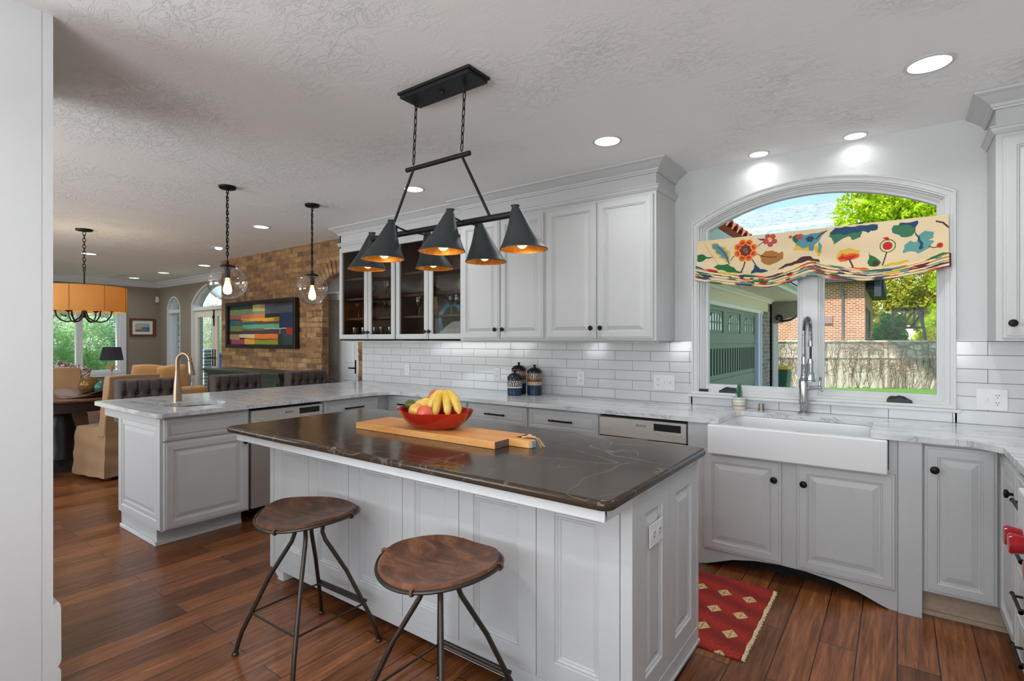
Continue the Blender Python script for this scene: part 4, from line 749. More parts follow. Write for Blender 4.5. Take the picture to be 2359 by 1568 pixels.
# ---------------------------------------------------------------- roman shade
PAL = {'yel': (222, 180, 70), 'blu': (88, 140, 150), 'nav': (38, 72, 100), 'grn': (40, 110, 60), 'red': (190, 45, 35), 'dred': (140, 35, 35), 'org': (225, 95, 45), 'brn': (165, 110, 55), 'dbr': (75, 50, 45), 'teal': (95, 150, 145), 'pink': (185, 75, 80), 'mgr': (60, 115, 85), 'crm': (226, 204, 166)}
R = thing('roman_shade', 'gathered roman shade with large floral print across the arched window', 'window shade', (-.46, 3.80, 2.05))
FX = [-1.15, -1.12, -.876, -.674, -.56, -.436, -.365, -.162, -.014, .12, .222]
BT = [1.775, 1.764, 1.722, 1.699, 1.722, 1.762, 1.736, 1.707, 1.713, 1.735, 1.762]; FT = [1.885, 1.868, 1.805, 1.773, 1.812, 1.862, 1.834, 1.776, 1.778, 1.81, 1.85]
def smooth_interp(x, xs, ys):
    y = np.zeros_like(x)
    for d in (-.024, -.012, 0, .012, .024): y += np.interp(x+d, xs, ys)
    return y/5
nx = 560; nm = 150; nf = 5; nfr = 16; xs = np.linspace(-1.152, .232, nx); bt = smooth_interp(xs, FX, BT); ft = smooth_interp(xs, FX, FT)
rows = []
for j in range(nm):
    s_ = j/(nm-1); z = 2.055*(1-s_)+ft*s_; yy = 3.802-.012*s_-.012*np.sin(s_*PI)*np.sin((xs+1.15)*4.5)**2-.006*np.sin(s_*9+xs*7)*s_; rows.append((z, yy))
for f in range(nf):
    for j in range(1, nfr+1):
        s_ = j/nfr; h0 = ft+(bt-ft)*(f/nf); h1 = ft+(bt-ft)*((f+1)/nf); q = s_**.8
        rows.append((h0+(h1-h0)*(s_**1.1)*1.02-.004*math.sin(PI*s_), 3.79-.004*f-.017*math.sin(PI*q)+.002*np.sin(xs*23+f)))
ny = len(rows); Z = np.array([r_[0] for r_ in rows]); Yv = np.array([r_[1]*np.ones(nx) for r_ in rows]); Xv = np.tile(xs, (ny, 1))
vv = np.stack([Xv, Yv, Z], -1).reshape(-1, 3)-np.array([-.46, 3.80, 2.05]); idx = np.arange(nx*ny).reshape(ny, nx)
ff = np.stack([idx[:-1, :-1], idx[1:, :-1], idx[1:, 1:], idx[:-1, 1:]], -1).reshape(-1, 4)
me = bpy.data.meshes.new('printed_fabric'); me.from_pydata(vv.tolist(), [], ff.tolist()); me.polygons.foreach_set('use_smooth', [True]*len(ff)); o = bpy.data.objects.new('printed_fabric', me); COL.objects.link(o); o.parent = R
base = np.array(PAL['crm'], float); C_ = np.tile(base, (ny*nx, 1)); XX = Xv.ravel(); ZZ = Z.ravel().copy()
PX, PZ = XX.copy(), Z.ravel()
wob = .0035*np.sin(PX*95+PZ*60)+.0025*np.sin(PZ*150-PX*40); main = np.zeros((ny, nx), bool); main[:nm+4] = True; main = main.ravel()
for it in MOTIF:
    if it[0] == 'poly': mk = inpoly(PX+wob, PZ+wob*.7, it[2])
    elif it[0] == 'line': mk = inline(PX, PZ, it[2], it[3])
    else:
        (cx, cz), (ex, ez) = it[2][:2]; rr = math.hypot(ex-cx, ez-cz); dd = np.hypot(PX-cx, PZ-cz); mk = dd < rr
        if it[0] == 'ring': mk = (dd < rr) & (dd > rr*.86)
    C_[mk & main] = PAL[it[1]]
rg = np.random.RandomState(5); keys = ['nav', 'grn', 'red', 'teal', 'blu', 'org', 'dbr', 'yel', 'pink', 'mgr', 'nav', 'teal']
Rr = np.repeat(np.arange(ny), nx)
for f in range(nf):
    r0 = nm+f*nfr
    for q in range(26):
        c = rg.uniform(-1.15, .23); wd = rg.uniform(.012, .05); a = rg.randint(0, 9); b = a+rg.randint(5, 12); sl_ = rg.uniform(-40, 40)
        u = Rr-r0+(PX-c)*sl_; mk = (np.abs(PX-c) < wd*(1+.3*np.sin(Rr*.9))) & (u > a) & (u < b) & (Rr >= r0+1) & (Rr < r0+nfr); C_[mk] = PAL[keys[rg.randint(len(keys))]]
cc = np.clip(C_/255, 0, 1); lin = np.where(cc <= .04045, cc/12.92, ((cc+.055)/1.055)**2.4); at = me.color_attributes.new('Col', 'FLOAT_COLOR', 'POINT'); at.data.foreach_set('color', np.hstack([lin, np.ones((len(lin), 1))]).ravel())
FAB = painted('printed_linen', .9, .25, 420); me.materials.append(FAB); sd = o.modifiers.new('thickness', 'SOLIDIFY'); sd.thickness = .0016; sd.offset = 1
MB().box(-1.150, 3.806, 2.015, .230, 3.862, 2.052).build('head_rail', plain('cream_rail_cover', (224, 204, 170), .9), R, .003)
CRM = m_fabric('cream_return_fabric', (224, 204, 168))
for sx in (-1.152, .232): MB().prism([(3.80, 2.053), (3.865, 2.053), (3.862, 2.0), (3.835, 1.93), (3.80, 1.885)], sx-.001, sx+.001, (), 'yz').build('side_return', CRM, R)
MB().box(.232, 3.80, 1.765, .242, 3.84, 1.84).build('side_fold', plain('dark_red_fold', (110, 26, 32), .8), R, .002)
# ---------------------------------------------------------------- sink faucet
fx, fy, fz = -.478, 3.79, .889; R = thing('spring_faucet', 'tall satin chrome spring-neck faucet behind the farmhouse sink', 'faucet', (fx, fy, fz))
MB().lathe([(.0, .0), (.036, 0), (.037, .006), (.03, .012), (.022, .018), (.024, .026), (.0275, .032), (.022, .042), (.0245, .05), (.0285, .055), (.029, .075), (.029, .20), (.0275, .212), (.020, .222), (.0205, .232), (.0185, .24), (.0165, .245), (.0165, .31), (.015, .312), (.0, .313)], (fx, fy, fz), 28).build('body', CHROME, R)
d = Vector((.46, -.89, 0)).normalized()
P_ = lambda s_, z: (fx+d.x*s_, fy+d.y*s_, fz+z)
arcp = [P_(0, .31), P_(0, .36), P_(0, .46)]+[P_(.052-.052*math.cos(t), .50+.10*math.sin(t)) for t in np.linspace(0, PI, 15)]+[P_(.104, .455)]
MB().tube([P_(0, .29), P_(0, .36)], .0135, 14).build('riser', CHROME, R)
MB().tube(arcp[1:], .0075, 10).build('hose', BLACKP, R)
L = [Vector(p) for p in arcp[1:]]; seg = [(b-a).length for a, b in zip(L, L[1:])]; tot = sum(seg); turns = 54; m = MB()
hp = []
for i in range(turns*10):
    s_ = tot*i/(turns*10-1); k = 0
    while k < len(seg)-1 and s_ > seg[k]: s_ -= seg[k]; k += 1
    c = L[k].lerp(L[k+1], s_/seg[k]); T = (L[k+1]-L[k]).normalized(); N = Vector((d.y, -d.x, 0)); Bn = T.cross(N); a = 2*PI*i/10
    hp.append(c+(N*math.cos(a)+Bn*math.sin(a))*.0135)
m.tube(hp, .0017, 5).build('spring_coil', CHROME, R)
MB().tube([P_(.104, .46), P_(.104, .43), P_(.104, .425)], [.013, .016, .017], 16).build('coil_collar', CHROME, R); MB().tube([P_(.104, .43), P_(.104, .35)], .0065, 10).build('lower_hose', BLACKP, R)
MB().lathe([(.0, .352), (.014, .35), (.0155, .335), (.0155, .325), (.018, .32), (.018, .27), (.022, .262), (.0255, .255), (.0255, .218), (.031, .214), (.031, .209), (.0, .208)], (fx+d.x*.104, fy+d.y*.104, fz), 24).build('spray_head', CHROME, R)
MB().tube([P_(.0, .262), P_(.03, .268), P_(.055, .30), P_(.075, .322), P_(.09, .33)], .0075, 10).lathe([(.0175, .322), (.0175, .336)], (fx+d.x*.104, fy+d.y*.104, fz), 20, cap=True).build('docking_arm', CHROME, R)
hd = Vector((.93, .1, 0)).normalized(); m = MB(); m.tube([(fx, fy, fz+.155), (fx+.055, fy-.02, fz+.165), (fx+.09, fy-.03, fz+.17)], [.0135, .0125, .011], 14); m.tube([(fx+.085, fy-.03, fz+.165), (fx+.10, fy-.032, fz+.152), (fx+.105, fy-.034, fz+.145)], .006, 8); m.tube([(fx+.09, fy-.03, fz+.17), (fx+.095, fy-.03, fz+.235)], [.0055, .007], 8); m.ell((fx+.09, fy-.03, fz+.17), .014, .014, .014, 12, 8)
m.build('lever_handle', CHROME, R)
gx0, gy0 = -4.425, 1.72; R = thing('pulldown_faucet', 'brushed warm nickel gooseneck faucet on the peninsula counter', 'faucet', (gx0, gy0, .889)); gd = Vector((.86, .5, 0)).normalized()
G_ = lambda s_, z: (gx0+gd.x*s_, gy0+gd.y*s_, .889+z)
MB().lathe([(0, 0), (.031, 0), (.031, .004), (.029, .06), (.024, .13), (.0165, .20), (.015, .235), (0, .236)], (gx0, gy0, .889), 28).build('body', NICKEL, R)
MB().tube([G_(0, .22), G_(0, .27)]+[G_(.052-.052*math.cos(t), .30+.062*math.sin(t)) for t in np.linspace(0, PI*.95, 16)], .0145, 16).build('spout', NICKEL, R)
MB().tube([G_(.104, .305), G_(.108, .27), G_(.114, .235), G_(.118, .205), G_(.1185, .198)], [.0155, .0165, .021, .024, .022], 18).build('spray_head', NICKEL, R)
hv = Vector((.1, .99, 0)).normalized(); H_ = lambda s_, z, q=0: (gx0+hv.x*s_+q, gy0+hv.y*s_, .889+z)
m = MB(); m.tube([H_(.0, .065), H_(.055, .068), H_(.085, .07)], .0125, 14); m.tube([H_(.072, .07), H_(.092, .095), H_(.102, .125), H_(.098, .155)], [.006, .0055, .005, .004], 8); m.build('lever_handle', NICKEL, R)
tag(MB().lathe([(.0, .046), (.016, .046), (.0175, .043), (.0175, .008), (.021, .003), (.021, 0)], (-.722, 3.76, .889), 22).build('air_gap', plain('pewter_cap', (150, 146, 142), .25, .9)), 'small brushed metal cylinder cap between potted plant and faucet', 'air gap')
# succulent pot
R = thing('potted_succulent', 'small striped pot with a jade-green succulent on the window counter', 'potted plant', (-.86, 3.765, .889))
prof = [(.0, 0), (.038, 0), (.0395, .004), (.0395, .078), (.036, .080), (.034, .07), (.0, .068)]; pr2 = []
for (r0, z0), (r1, z1) in zip(prof, prof[1:]):
    for k in range(12): pr2.append((r0+(r1-r0)*k/12, z0+(z1-z0)*k/12))
pot = MB().lathe(pr2, (-.86, 3.765, .889), 40).build('pot', painted('striped_pot_glaze', .5), R)
paint(pot, lambda x, y, z: np.select([(z < .012)[:, None], (z < .02)[:, None], (z < .03)[:, None], (z < .036)[:, None], (z < .05)[:, None], (z < .062)[:, None], (z < .07)[:, None]], [np.array([[224, 196, 170]]), np.array([[206, 200, 206]]), np.array([[150, 152, 168]]), np.array([[226, 222, 214]]), np.array([[206, 190, 146]]), np.array([[226, 220, 212]]), np.array([[160, 160, 172]])], np.array([[214, 210, 208]])))
m = MB(); m.tube([(-.86, 3.765, .95), (-.862, 3.767, 1.0), (-.858, 3.764, 1.052)], [.004, .003, .002], 6); m.build('stem', plain('green_stem', (80, 120, 60), .6), R)
m = MB()
for i in range(54):
    z = .962+.092*(i/54)**.8; a = i*2.4; L_ = .022*(1-.55*i/54)+.004; M_ = Matrix.Rotation(a, 3, 'Z')@Matrix.Rotation(-.5-.4*i/54, 3, 'Y'); c = Vector((-.86, 3.765, z))+M_@Vector((L_*.6, 0, 0)); m.ell(c, L_*.62, .006, .0028, 8, 5, M=M_)
m.build('leaves', plain('jade_green_leaf', (76, 140, 96), .4, nz=.35, sc=60), R)
# canisters
def canister(x, y, r, h, lab, style):
    R = thing('canister', lab, 'canister', (x, y, .889), 'blue glazed canisters')
    pf = [(0, 0), (r*.96, 0), (r, .006)]+[(r*(1+.015*math.sin(PI*k/60)), .006+(h-.012)*k/60) for k in range(61)]+[(r*.97, h), (0, h)]
    b = MB().lathe(pf, (x, y, .889), 96).build('jar', painted('patterned_stoneware_glaze', .18, 0, 30), R)
    def fn(X, Y, Z_):
        a = np.arctan2(Y, X); u = a*r/.0095; v = Z_/h; c = np.tile(np.array([[22., 48, 78]]), (len(X), 1)); t = (Z_-h*.45)/(h*.53)
        dark, lt, rust, tan = np.array([34., 38, 46]), np.array([214., 208, 196]), np.array([140., 70, 34]), np.array([176., 138, 100])
        if style == 'b': bands = [(.0, .1, lt, lt), (.1, .42, dark, lt), (.42, .8, dark, lt), (.8, 1.1, dark, dark)]
        else: bands = [(.0, .28, tan, lt), (.28, .42, rust, dark), (.42, .62, rust, tan), (.62, .95, dark if style == 'c' else rust, lt), (.95, 1.1, rust, rust)]
        for i, (p, q, A, B_) in enumerate(bands):
            mk = (t >= p) & (t < q); tt = (t-p)/(q-p); pat = (np.sin(u*2*PI*.5+(tt*3.0 if i % 2 else 0))*np.sin(tt*2*PI+.4)) > .15; c[mk] = A; c[mk & pat] = B_
        return c
    paint(b, fn)
    MB().lathe([(r*1.03, 0), (r*1.05, .006), (r*1.0, .014), (r*.7, .034), (r*.3, .043), (0, .044)], (x, y, .889+h), 48).build('lid', plain('dark_blue_black_lid', (24, 28, 40), .16), R)
    MB().lathe([(.009, 0), (.007, .008), (.014, .016), (.015, .022), (.0, .025)], (x, y, .889+h+.042), 20).build('lid_knob', plain('black_glazed_knob', (14, 14, 18), .15), R)
canister(-2.600, 3.585, .062, .145, 'front shortest blue canister with white zigzag band', 'b'); canister(-2.665, 3.735, .064, .205, 'rear tallest blue canister behind the short one', 'r'); canister(-2.487, 3.715, .063, .19, 'right blue canister with wide rust and cream band', 'c')
# ---------------------------------------------------------------- island top: board, bowl, fruit
R = thing('cutting_board', 'long honey-coloured wooden board with a stub handle on the island', 'cutting board', (-1.84, 1.87, .889))
b = [(-2.30, 1.745), (-1.379, 1.755), (-1.379, 1.856), (-1.273, 1.858), (-1.266, 1.866), (-1.264, 1.895), (-1.273, 1.905), (-1.377, 1.905), (-1.378, 1.995), (-2.312, 1.985)]
MB().prism(b, .8895, .921).build('board', BOARDM, R, .0025); MB().prism([(-1.380, 1.757), (-1.3775, 1.757), (-1.3775, 1.855), (-1.380, 1.855)], .891, .92).prism([(-1.3795, 1.907), (-1.3765, 1.907), (-1.3765, 1.993), (-1.3795, 1.993)], .891, .92).build('end_grain', ENDG, R)
MB().prism([(-1.267, 1.863), (-1.2625, 1.866), (-1.2625, 1.897), (-1.267, 1.90)], .891, .919).build('painted_tip', plain('pale_blue_paint', (150, 168, 168), .5), R)
m = MB(); m.tube([(-1.33, 1.89, .925), (-1.315, 1.905, .93), (-1.29, 1.90, .932), (-1.275, 1.91, .93), (-1.285, 1.925, .926), (-1.32, 1.92, .925), (-1.345, 1.905, .925)], .0045, 8); m.ell((-1.30, 1.905, .934), .013, .009, .008, 10, 7)
for i in range(9): a = random.uniform(-.5, .5); m.tube([(-1.282, 1.912, .928), (-1.262+random.uniform(-.005, .005), 1.912+a*.01, .925), (-1.245, 1.905+a*.03, .908), (-1.235+random.uniform(-.01, .012), 1.90+a*.05, .893)], [.002, .0018, .0015, .0012], 5)
m.build('rope_loop', ROPE, R)
BX, BY = -1.845, 1.87; rg = []
def rim(a): return 1.0+.035*math.sin(a*3+1)+.03*math.sin(a*2)
prof = [(0, .0), (.10, .0), (.112, .003), (.135, .013), (.165, .032), (.190, .058), (.206, .086), (.209, .091), (.203, .091), (.184, .062), (.156, .036), (.12, .02), (.08, .012), (0, .011)]
m = MB()
for r_, z in prof:
    m_r = []
    for k in range(64):
        a = 2*PI*k/64; q = r_*(rim(a) if r_ > .12 else 1); zz = z+(.010*math.sin(2*a+.6)+.004*math.sin(5*a))*(r_/.24)**2*(1 if z > .02 else 0); m_r.append((BX+q*math.cos(a)*1.0, BY+q*.72*math.sin(a), .9215+zz))
    rg.append(m_r)
tag(m.rings(rg, cap0=False, cap1=False).build('fruit_bowl', plain('oxblood_red_glaze', (172, 36, 22), .14, nz=.35, sc=7, coat=.4)), 'wavy-rimmed glossy red bowl standing on the wooden board', 'bowl')
MANG = NT('mango_skin'); f = MANG.noise(MANG.coord(), 9, 4, .6); MANG.set(col=MANG.ramp(f, [(.28, S2L((214, 106, 76))), (.42, S2L((226, 160, 84))), (.58, S2L((222, 194, 92)))]), rough=.32); MANG = MANG.m
PINKM = NT('blushed_mango_skin'); f = PINKM.noise(PINKM.coord(), 7, 4, .6); PINKM.set(col=PINKM.ramp(f, [(.35, S2L((206, 70, 60))), (.7, S2L((232, 134, 92)))]), rough=.32); PINKM = PINKM.m
YMANG = NT('yellow_mango_skin'); f = YMANG.noise(YMANG.coord(), 7, 4, .6); YMANG.set(col=YMANG.ramp(f, [(.35, S2L((226, 178, 84))), (.7, S2L((234, 206, 112)))]), rough=.35); YMANG = YMANG.m
def fruit(nm, c, rx, ry, rz, rot, mat, lab, fn=None): return tag(MB().ell(c, rx, ry, rz, 28, 18, M=Matrix.Rotation(rot[2], 3, 'Z')@Matrix.Rotation(rot[1], 3, 'Y')@Matrix.Rotation(rot[0], 3, 'X'), fn=fn).build(nm, mat), lab, nm)
mf = lambda p: Vector((p.x*(1+.12*p.y/.04), p.y+.25*p.x*p.x/.06, p.z))
fruit('mango', (-1.915, 1.812, 1.002), .050, .040, .040, (0, .1, -.3), MANG, 'mango speckled yellow and red at the front left of the red bowl', mf)
fruit('mango', (-1.92, 1.87, 1.018), .058, .045, .042, (.2, -.3, .7), YMANG, 'pale yellow mango in the middle of the bowl', mf)
fruit('mango', (-1.83, 1.785, 1.0), .046, .038, .040, (.1, .2, .2), PINKM, 'rosy mango at the front of the bowl left of the bananas', mf)
fruit('mango', (-1.915, 1.945, 1.043), .046, .050, .058, (.0, .15, .2), PINKM, 'pink orange mango standing upright behind the banana stem', mf)
fruit('lime', (-2.005, 1.86, 1.022), .032, .029, .028, (0, .2, .4), plain('dark_green_lime', (70, 92, 30), .35, nz=.4, sc=18), 'dark green lime at the left end of the bowl', None)
fruit('lime', (-1.965, 1.925, 1.034), .030, .028, .027, (0, .1, -.4), plain('yellow_green_lime', (168, 160, 34), .35, nz=.2, sc=18), 'yellow green lime behind the dark one', None)
R = thing('banana_bunch', 'bunch of ripe yellow bananas stem up in the red bowl', 'bananas', (-1.76, 1.87, 1.0))
BAN = NT('banana_skin'); f = BAN.noise(BAN.coord(), 16, 4, .6); g = BAN.noise(BAN.coord((1, 1, 1), (0, 0, 0), (4, 4, 4)), 30, 4, .6); BAN.set(col=BAN.mix(BAN.ramp(g, [(.68, 0), (.74, 1)]), BAN.ramp(f, [(.3, S2L((206, 164, 50))), (.7, S2L((232, 204, 104)))]), S2L((96, 60, 24))), rough=.42); BAN = BAN.m
def banana(top, out, drop, wdt):
    pts = []; rad = []
    for i in range(15):
        t = i/14; q = math.sin(t*PI*.62)/math.sin(PI*.62) if t < .999 else 1; s_ = t**.85+.12*math.sin(t*PI); pts.append((top[0]+out[0]*s_, top[1]+out[1]*s_, top[2]-drop*(t**1.6)))
        rad.append(wdt*(.34+.5*min(1, t/.2)**1.2 if t < .2 else (1.0-.16*abs(t-.5)*2 if t < .88 else .84*(1-(t-.88)/.12*.72))))
    return pts, rad
tp = (-1.805, 1.895, 1.103)
for ox, oy, dr, w_ in ((-.03, -.08, .112, .021), (.025, -.088, .115, .021), (.085, -.065, .110, .0215), (.132, -.035, .100, .0215), (-.045, -.04, .105, .019), (.06, .03, .105, .018)):
    p, rd = banana(tp, (ox, oy), dr, w_); bo = MB().tube(p, rd, 9).build('banana', BAN, R); MB().ell(p[-1], .0045, .0045, .005, 8, 6).build('tip', plain('banana_tip', (60, 44, 24), .7), bo)
MB().tube([(tp[0]-.012, tp[1]-.012, tp[2]-.016), (tp[0], tp[1], tp[2]+.004), (tp[0]-.018, tp[1]-.004, tp[2]+.0), (tp[0]-.032, tp[1]-.012, tp[2]-.012)], [.010, .013, .010, .007], 9).build('bunch_stem', plain('banana_stem', (190, 150, 60), .6), R); MB().ell((tp[0]-.034, tp[1]-.013, tp[2]-.014), .007, .006, .006, 9, 7).build('cut_end', plain('dark_cut_stem', (70, 56, 24), .8), R)
# ---------------------------------------------------------------- island stools
def stool(x, y, rot, lab, mat, ph):
    R = thing('counter_stool', lab, 'stool', (x, y, 0), 'metal stools at the island'); Q = Matrix.Rotation(rot, 3, 'Z'); r0 = .214; top = .598
    def P(a, r_, z): v = Q@Vector((r_*math.cos(a), r_*math.sin(a), 0)); return (x+v.x, y+v.y, z)
    tilt = lambda a, r_: .012*math.cos(2*(a))*(r_/r0)**2+.006*(r_/r0)
    MB().tube([P(2*PI*k/48, r0, top-.012+tilt(2*PI*k/48, r0)) for k in range(48)], .0068, 8, loop=True).build('seat_ring', STOOLM, R)
    rr = []
    for q in (0.001, .25, .5, .7, .85, .93, .965, .985, 1.0, 1.005, .99, .95, .6, .001):
        i = len(rr); lo = i >= 9; rr.append([P(2*PI*k/64, .209*q*(1+.012*math.sin(k*.59+ph)), top+tilt(2*PI*k/64, .209*q)-.018*(1-q*q)+(.006 if i in (5, 6) else 0)+(.0025 if i < 5 else 0)-(.012 if lo else 0)-(.005 if i == 8 else 0)+.003*math.sin(k*.45+ph*3+q*5)*q) for k in range(64)])
    MB().rings(rr, cap0=False, cap1=False).build('hide_seat', mat, R)
    for k in range(4):
        a = k*PI/2+.35; c = Vector(P(a, r0, top-.012+tilt(a, r0))); m = MB(); dd = (Vector(P(a, 1, 0))-Vector((x, y, 0))).normalized(); m.tube([c+dd*.0105*math.cos(t)+Vector((0, 0, .0105*math.sin(t))) for t in np.linspace(0, 2*PI, 13)[:-1]], .0022, 6, loop=True, sx=2.6); m.build('strap_loop', mat, R)
    for k in range(4):
        a = PI/4+k*PI/2; pts = [P(a, .13, top-.02), P(a, .085, top-.035), P(a, .062, top-.06), P(a, .058, top-.09), P(a, .07, top-.125), P(a, .16, .33), P(a, .255, .135), P(a, .272, .10), P(a, .285, .06), P(a, .30, .006)]
        lg = MB().tube(pts, .0092, 10).build('leg', STOOLM, R); MB().lathe([(0, 0), (.014, 0), (.015, .006), (.011, .012), (0, .013)], P(a, .30, 0), 14).build('foot_cap', STOOLM, lg)
    for k in range(4):
        a, b_ = PI/4+k*PI/2, PI/4+(k+1)*PI/2
        if k == 0: 
            m = MB(); m.tube([P(a, .232, .18), P(b_, .232, .18)], .008, 8, sx=1); m.tube([P(a, .244, .186), P(b_, .244, .186)], .008, 8); m.build('footrest', STOOLM, R)
        else: MB().tube([P(a, .235, .175), P(b_, .235, .175)], .0045, 8).build('stretcher', STOOLM, R)
stool(-2.09, 1.335, .02, 'farther metal stool with dark brown hide seat left of the other stool', HIDE, .3); stool(-1.268, 1.312, .0, 'nearest metal stool with reddish brown hide seat at the island', HIDE2, 1.7)
# ---------------------------------------------------------------- rug
R = thing('kilim_rug', 'red wool rug with cream diamonds between island and sink', 'rug', (-1.1, 2.73, 0))
nx_, ny_ = 320, 260; gx_, gy_ = np.meshgrid(np.linspace(-1.68, -.534, nx_), np.linspace(2.352, 3.112, ny_)); gx_ = gx_+.002*np.sin(gy_*50)*(gx_ > -.54); zz = .009+.0015*np.sin(gx_*14)*np.sin(gy_*11)
vv = np.stack([gx_, gy_, zz], -1).reshape(-1, 3)-np.array([-1.1, 2.73, 0]); idx = np.arange(nx_*ny_).reshape(ny_, nx_); ff = np.stack([idx[:-1, :-1], idx[:-1, 1:], idx[1:, 1:], idx[1:, :-1]], -1).reshape(-1, 4)
me = bpy.data.meshes.new('pile'); me.from_pydata(vv.tolist(), [], ff.tolist()); me.polygons.foreach_set('use_smooth', [True]*len(ff)); o = bpy.data.objects.new('pile', me); COL.objects.link(o); o.parent = R
def rugc(X, Y, Z_):
    X = X-1.1; Y = Y+2.73; rs = np.random.RandomState(3); nn = rs.rand(len(X)); st = np.sin(Y*37+np.sin(X*9)*2)*.5+.5
    c = np.array([[146., 28, 20]])*(1-nn[:, None]*.45)+np.array([[196., 70, 40]])*(nn[:, None]**2*.7*(.3+st[:, None]*.7))
    for i in range(9):
        for j in range(4):
            cx = -.618-.1235*i; cy = 2.925-.197*j+.098*0; d_ = np.abs(X-cx)/.036+np.abs(Y-cy)/.043
            c[d_ < 1] = (214, 180, 128); c[(d_ < .86) & ((np.abs((X-cx)/.036) < .05) | (np.abs((Y-cy)/.043) < .05))] = (120, 80, 60)
    return c
paint(o, rugc); me.materials.append(painted('red_wool_pile', .95, .6, 500)); sd = o.modifiers.new('thickness', 'SOLIDIFY'); sd.thickness = .008; sd.offset = -1
m = MB()
for i in range(260): yv = 2.356+.752*i/259; m.tube([(-.535+.004*math.sin(yv*30), yv, .006), (-.527+random.uniform(-.003, .003), yv+random.uniform(-.003, .003), .005), (-.519+random.uniform(-.004, .005), yv+random.uniform(-.006, .006), .0025)], .0014, 4)
tag(m.build('fringe', plain('cream_wool_fringe', (218, 196, 160), .95), R), None, None, None, 'stuff')
# ---------------------------------------------------------------- glassware in the cabinets
GK = {}
def wine(h=.21, rb=.036): return [(.033, 0), (.034, .003), (.006, .008), (.0038, .02), (.0038, h*.44), (.012, h*.47), (rb*.9, h*.6), (rb, h*.72), (rb*.82, h), (rb*.79, h), (rb*.96, h*.72), (rb*.86, h*.61), (.008, h*.485), (.001, h*.48)]
def tumb(h=.12, r=.034): return [(.0, 0), (r*.8, 0), (r*.84, .004), (r, h), (r*.95, h), (r*.78, .01), (0, .01)]
def coupe(): return [(.034, 0), (.034, .003), (.006, .008), (.004, .02), (.004, .09), (.01, .1), (.05, .125), (.062, .165), (.06, .165), (.048, .128), (.006, .103)]
protos = {}
def glass(kind, x, y, z, lab, sc=1):
    prof = {'wine_glass': wine(), 'tumbler': tumb(), 'coupe_glass': coupe(), 'flute_glass': wine(.22, .024), 'shot_glass': tumb(.075, .026)}[kind]
    grp = {'wine_glass': 'wine glasses in the right glass-door cabinet', 'tumbler': 'tumblers behind the cabinet glass', 'coupe_glass': 'stemmed coupe glasses in the left glass-door cabinet', 'flute_glass': 'tall flutes behind the cabinet glass', 'shot_glass': 'small glasses behind the cabinet glass'}[kind]
    if kind not in protos: o = MB().lathe(prof, (0, 0, 0), 24).build(kind, DGLASS); protos[kind] = o
    else: o = protos[kind].copy(); COL.objects.link(o)
    o.location = (x, y, z); o.scale = (sc, sc, sc); return tag(o, lab, 'glass', grp)
SH = [1.371, 1.595, 1.811, 2.030]
for i, x in enumerate((-4.83, -4.71, -4.59, -4.40, -4.28, -4.17)): glass('coupe_glass', x, 3.70+.03*(i % 2), SH[1], 'stemmed coupe glass on the second shelf of the cabinet beside the brick arch')
for i, x in enumerate((-4.86, -4.76, -4.66, -4.56, -4.42, -4.32, -4.22, -4.13)): glass('tumbler', x, 3.68+.04*(i % 2), SH[0], 'clear tumbler on the bottom shelf of the cabinet beside the brick arch')
for i, x in enumerate((-4.60, -4.42, -4.34, -4.25, -4.16)): glass('flute_glass', x, 3.70+.03*(i % 2), SH[2]-.0, 'tall flute on the third shelf of the cabinet beside the brick arch', .8)
for i, x in enumerate((-3.86, -3.72, -3.64, -3.46, -3.34, -3.22)): glass('wine_glass', x, 3.69+.04*(i % 2), SH[1], 'wine glass on the middle shelf above the blue-rimmed plate')
for i, x in enumerate((-3.68, -3.62, -3.45, -3.38, -3.30, -3.22)): glass('shot_glass', x, 3.66, SH[0], 'small glass in front of the blue-rimmed plate', 1.2)
def vessel(nm, x, z, prof, mat, lab, cat): return tag(MB().lathe(prof, (x, 3.72, z), 32).build(nm, mat), lab, cat)
GRN = plain('green_streaked_ceramic', (96, 106, 78), .35, nz=.5, sc=24)
VP = [(0, 0), (.03, 0), (.05, .02), (.058, .06), (.054, .1), (.038, .118), (.034, .118), (.05, .1), (.052, .06), (.03, .01), (0, .008)]
vessel('vase', -3.735, SH[2]+.005, VP, GRN, 'green streaked ceramic vase on upper shelf behind the left door of the right glass cabinet', 'vase'); vessel('vase', -3.30, SH[2]+.005, VP, GRN, 'green streaked ceramic vase on upper shelf behind the right door of the right glass cabinet', 'vase')
vessel('goblet', -4.62, SH[2], [(.04, 0), (.008, .008), (.008, .05), (.04, .075), (.052, .15), (.05, .15), (.036, .08), (0, .06)], plain('green_glass', (60, 110, 60), .1), 'green goblet on the third shelf beside the brick arch', 'glass')
vessel('decanter', -3.72, SH[3], [(0, 0), (.05, 0), (.05, .12), (.016, .16), (.014, .22), (.02, .225), (.012, .22), (.012, .16), (.046, .12), (.046, .01), (0, .01)], DGLASS, 'clear glass decanter on the top shelf of the right glass cabinet', 'decanter')
R = thing('serving_plate', 'large round plate with blue rim standing on the bottom shelf of the right glass cabinet', 'plate', (-3.53, 3.83, 1.371)); Mx = Matrix.Rotation(PI/2-.03, 3, 'X')
MB().lathe([(.135, 0), (.165, .006), (.178, .012), (.18, .008), (.165, .0), (.135, -.006)], (-3.53, 3.815, 1.371+.182), 48, M=Mx).build('rim', plain('turquoise_blue_rim', (50, 140, 176), .2), R); MB().lathe([(0, .001), (.136, .001), (.136, -.004), (0, -.004)], (-3.53, 3.815, 1.553), 48, M=Mx).build('plate_well', plain('black_plate_centre', (20, 22, 24), .6), R)
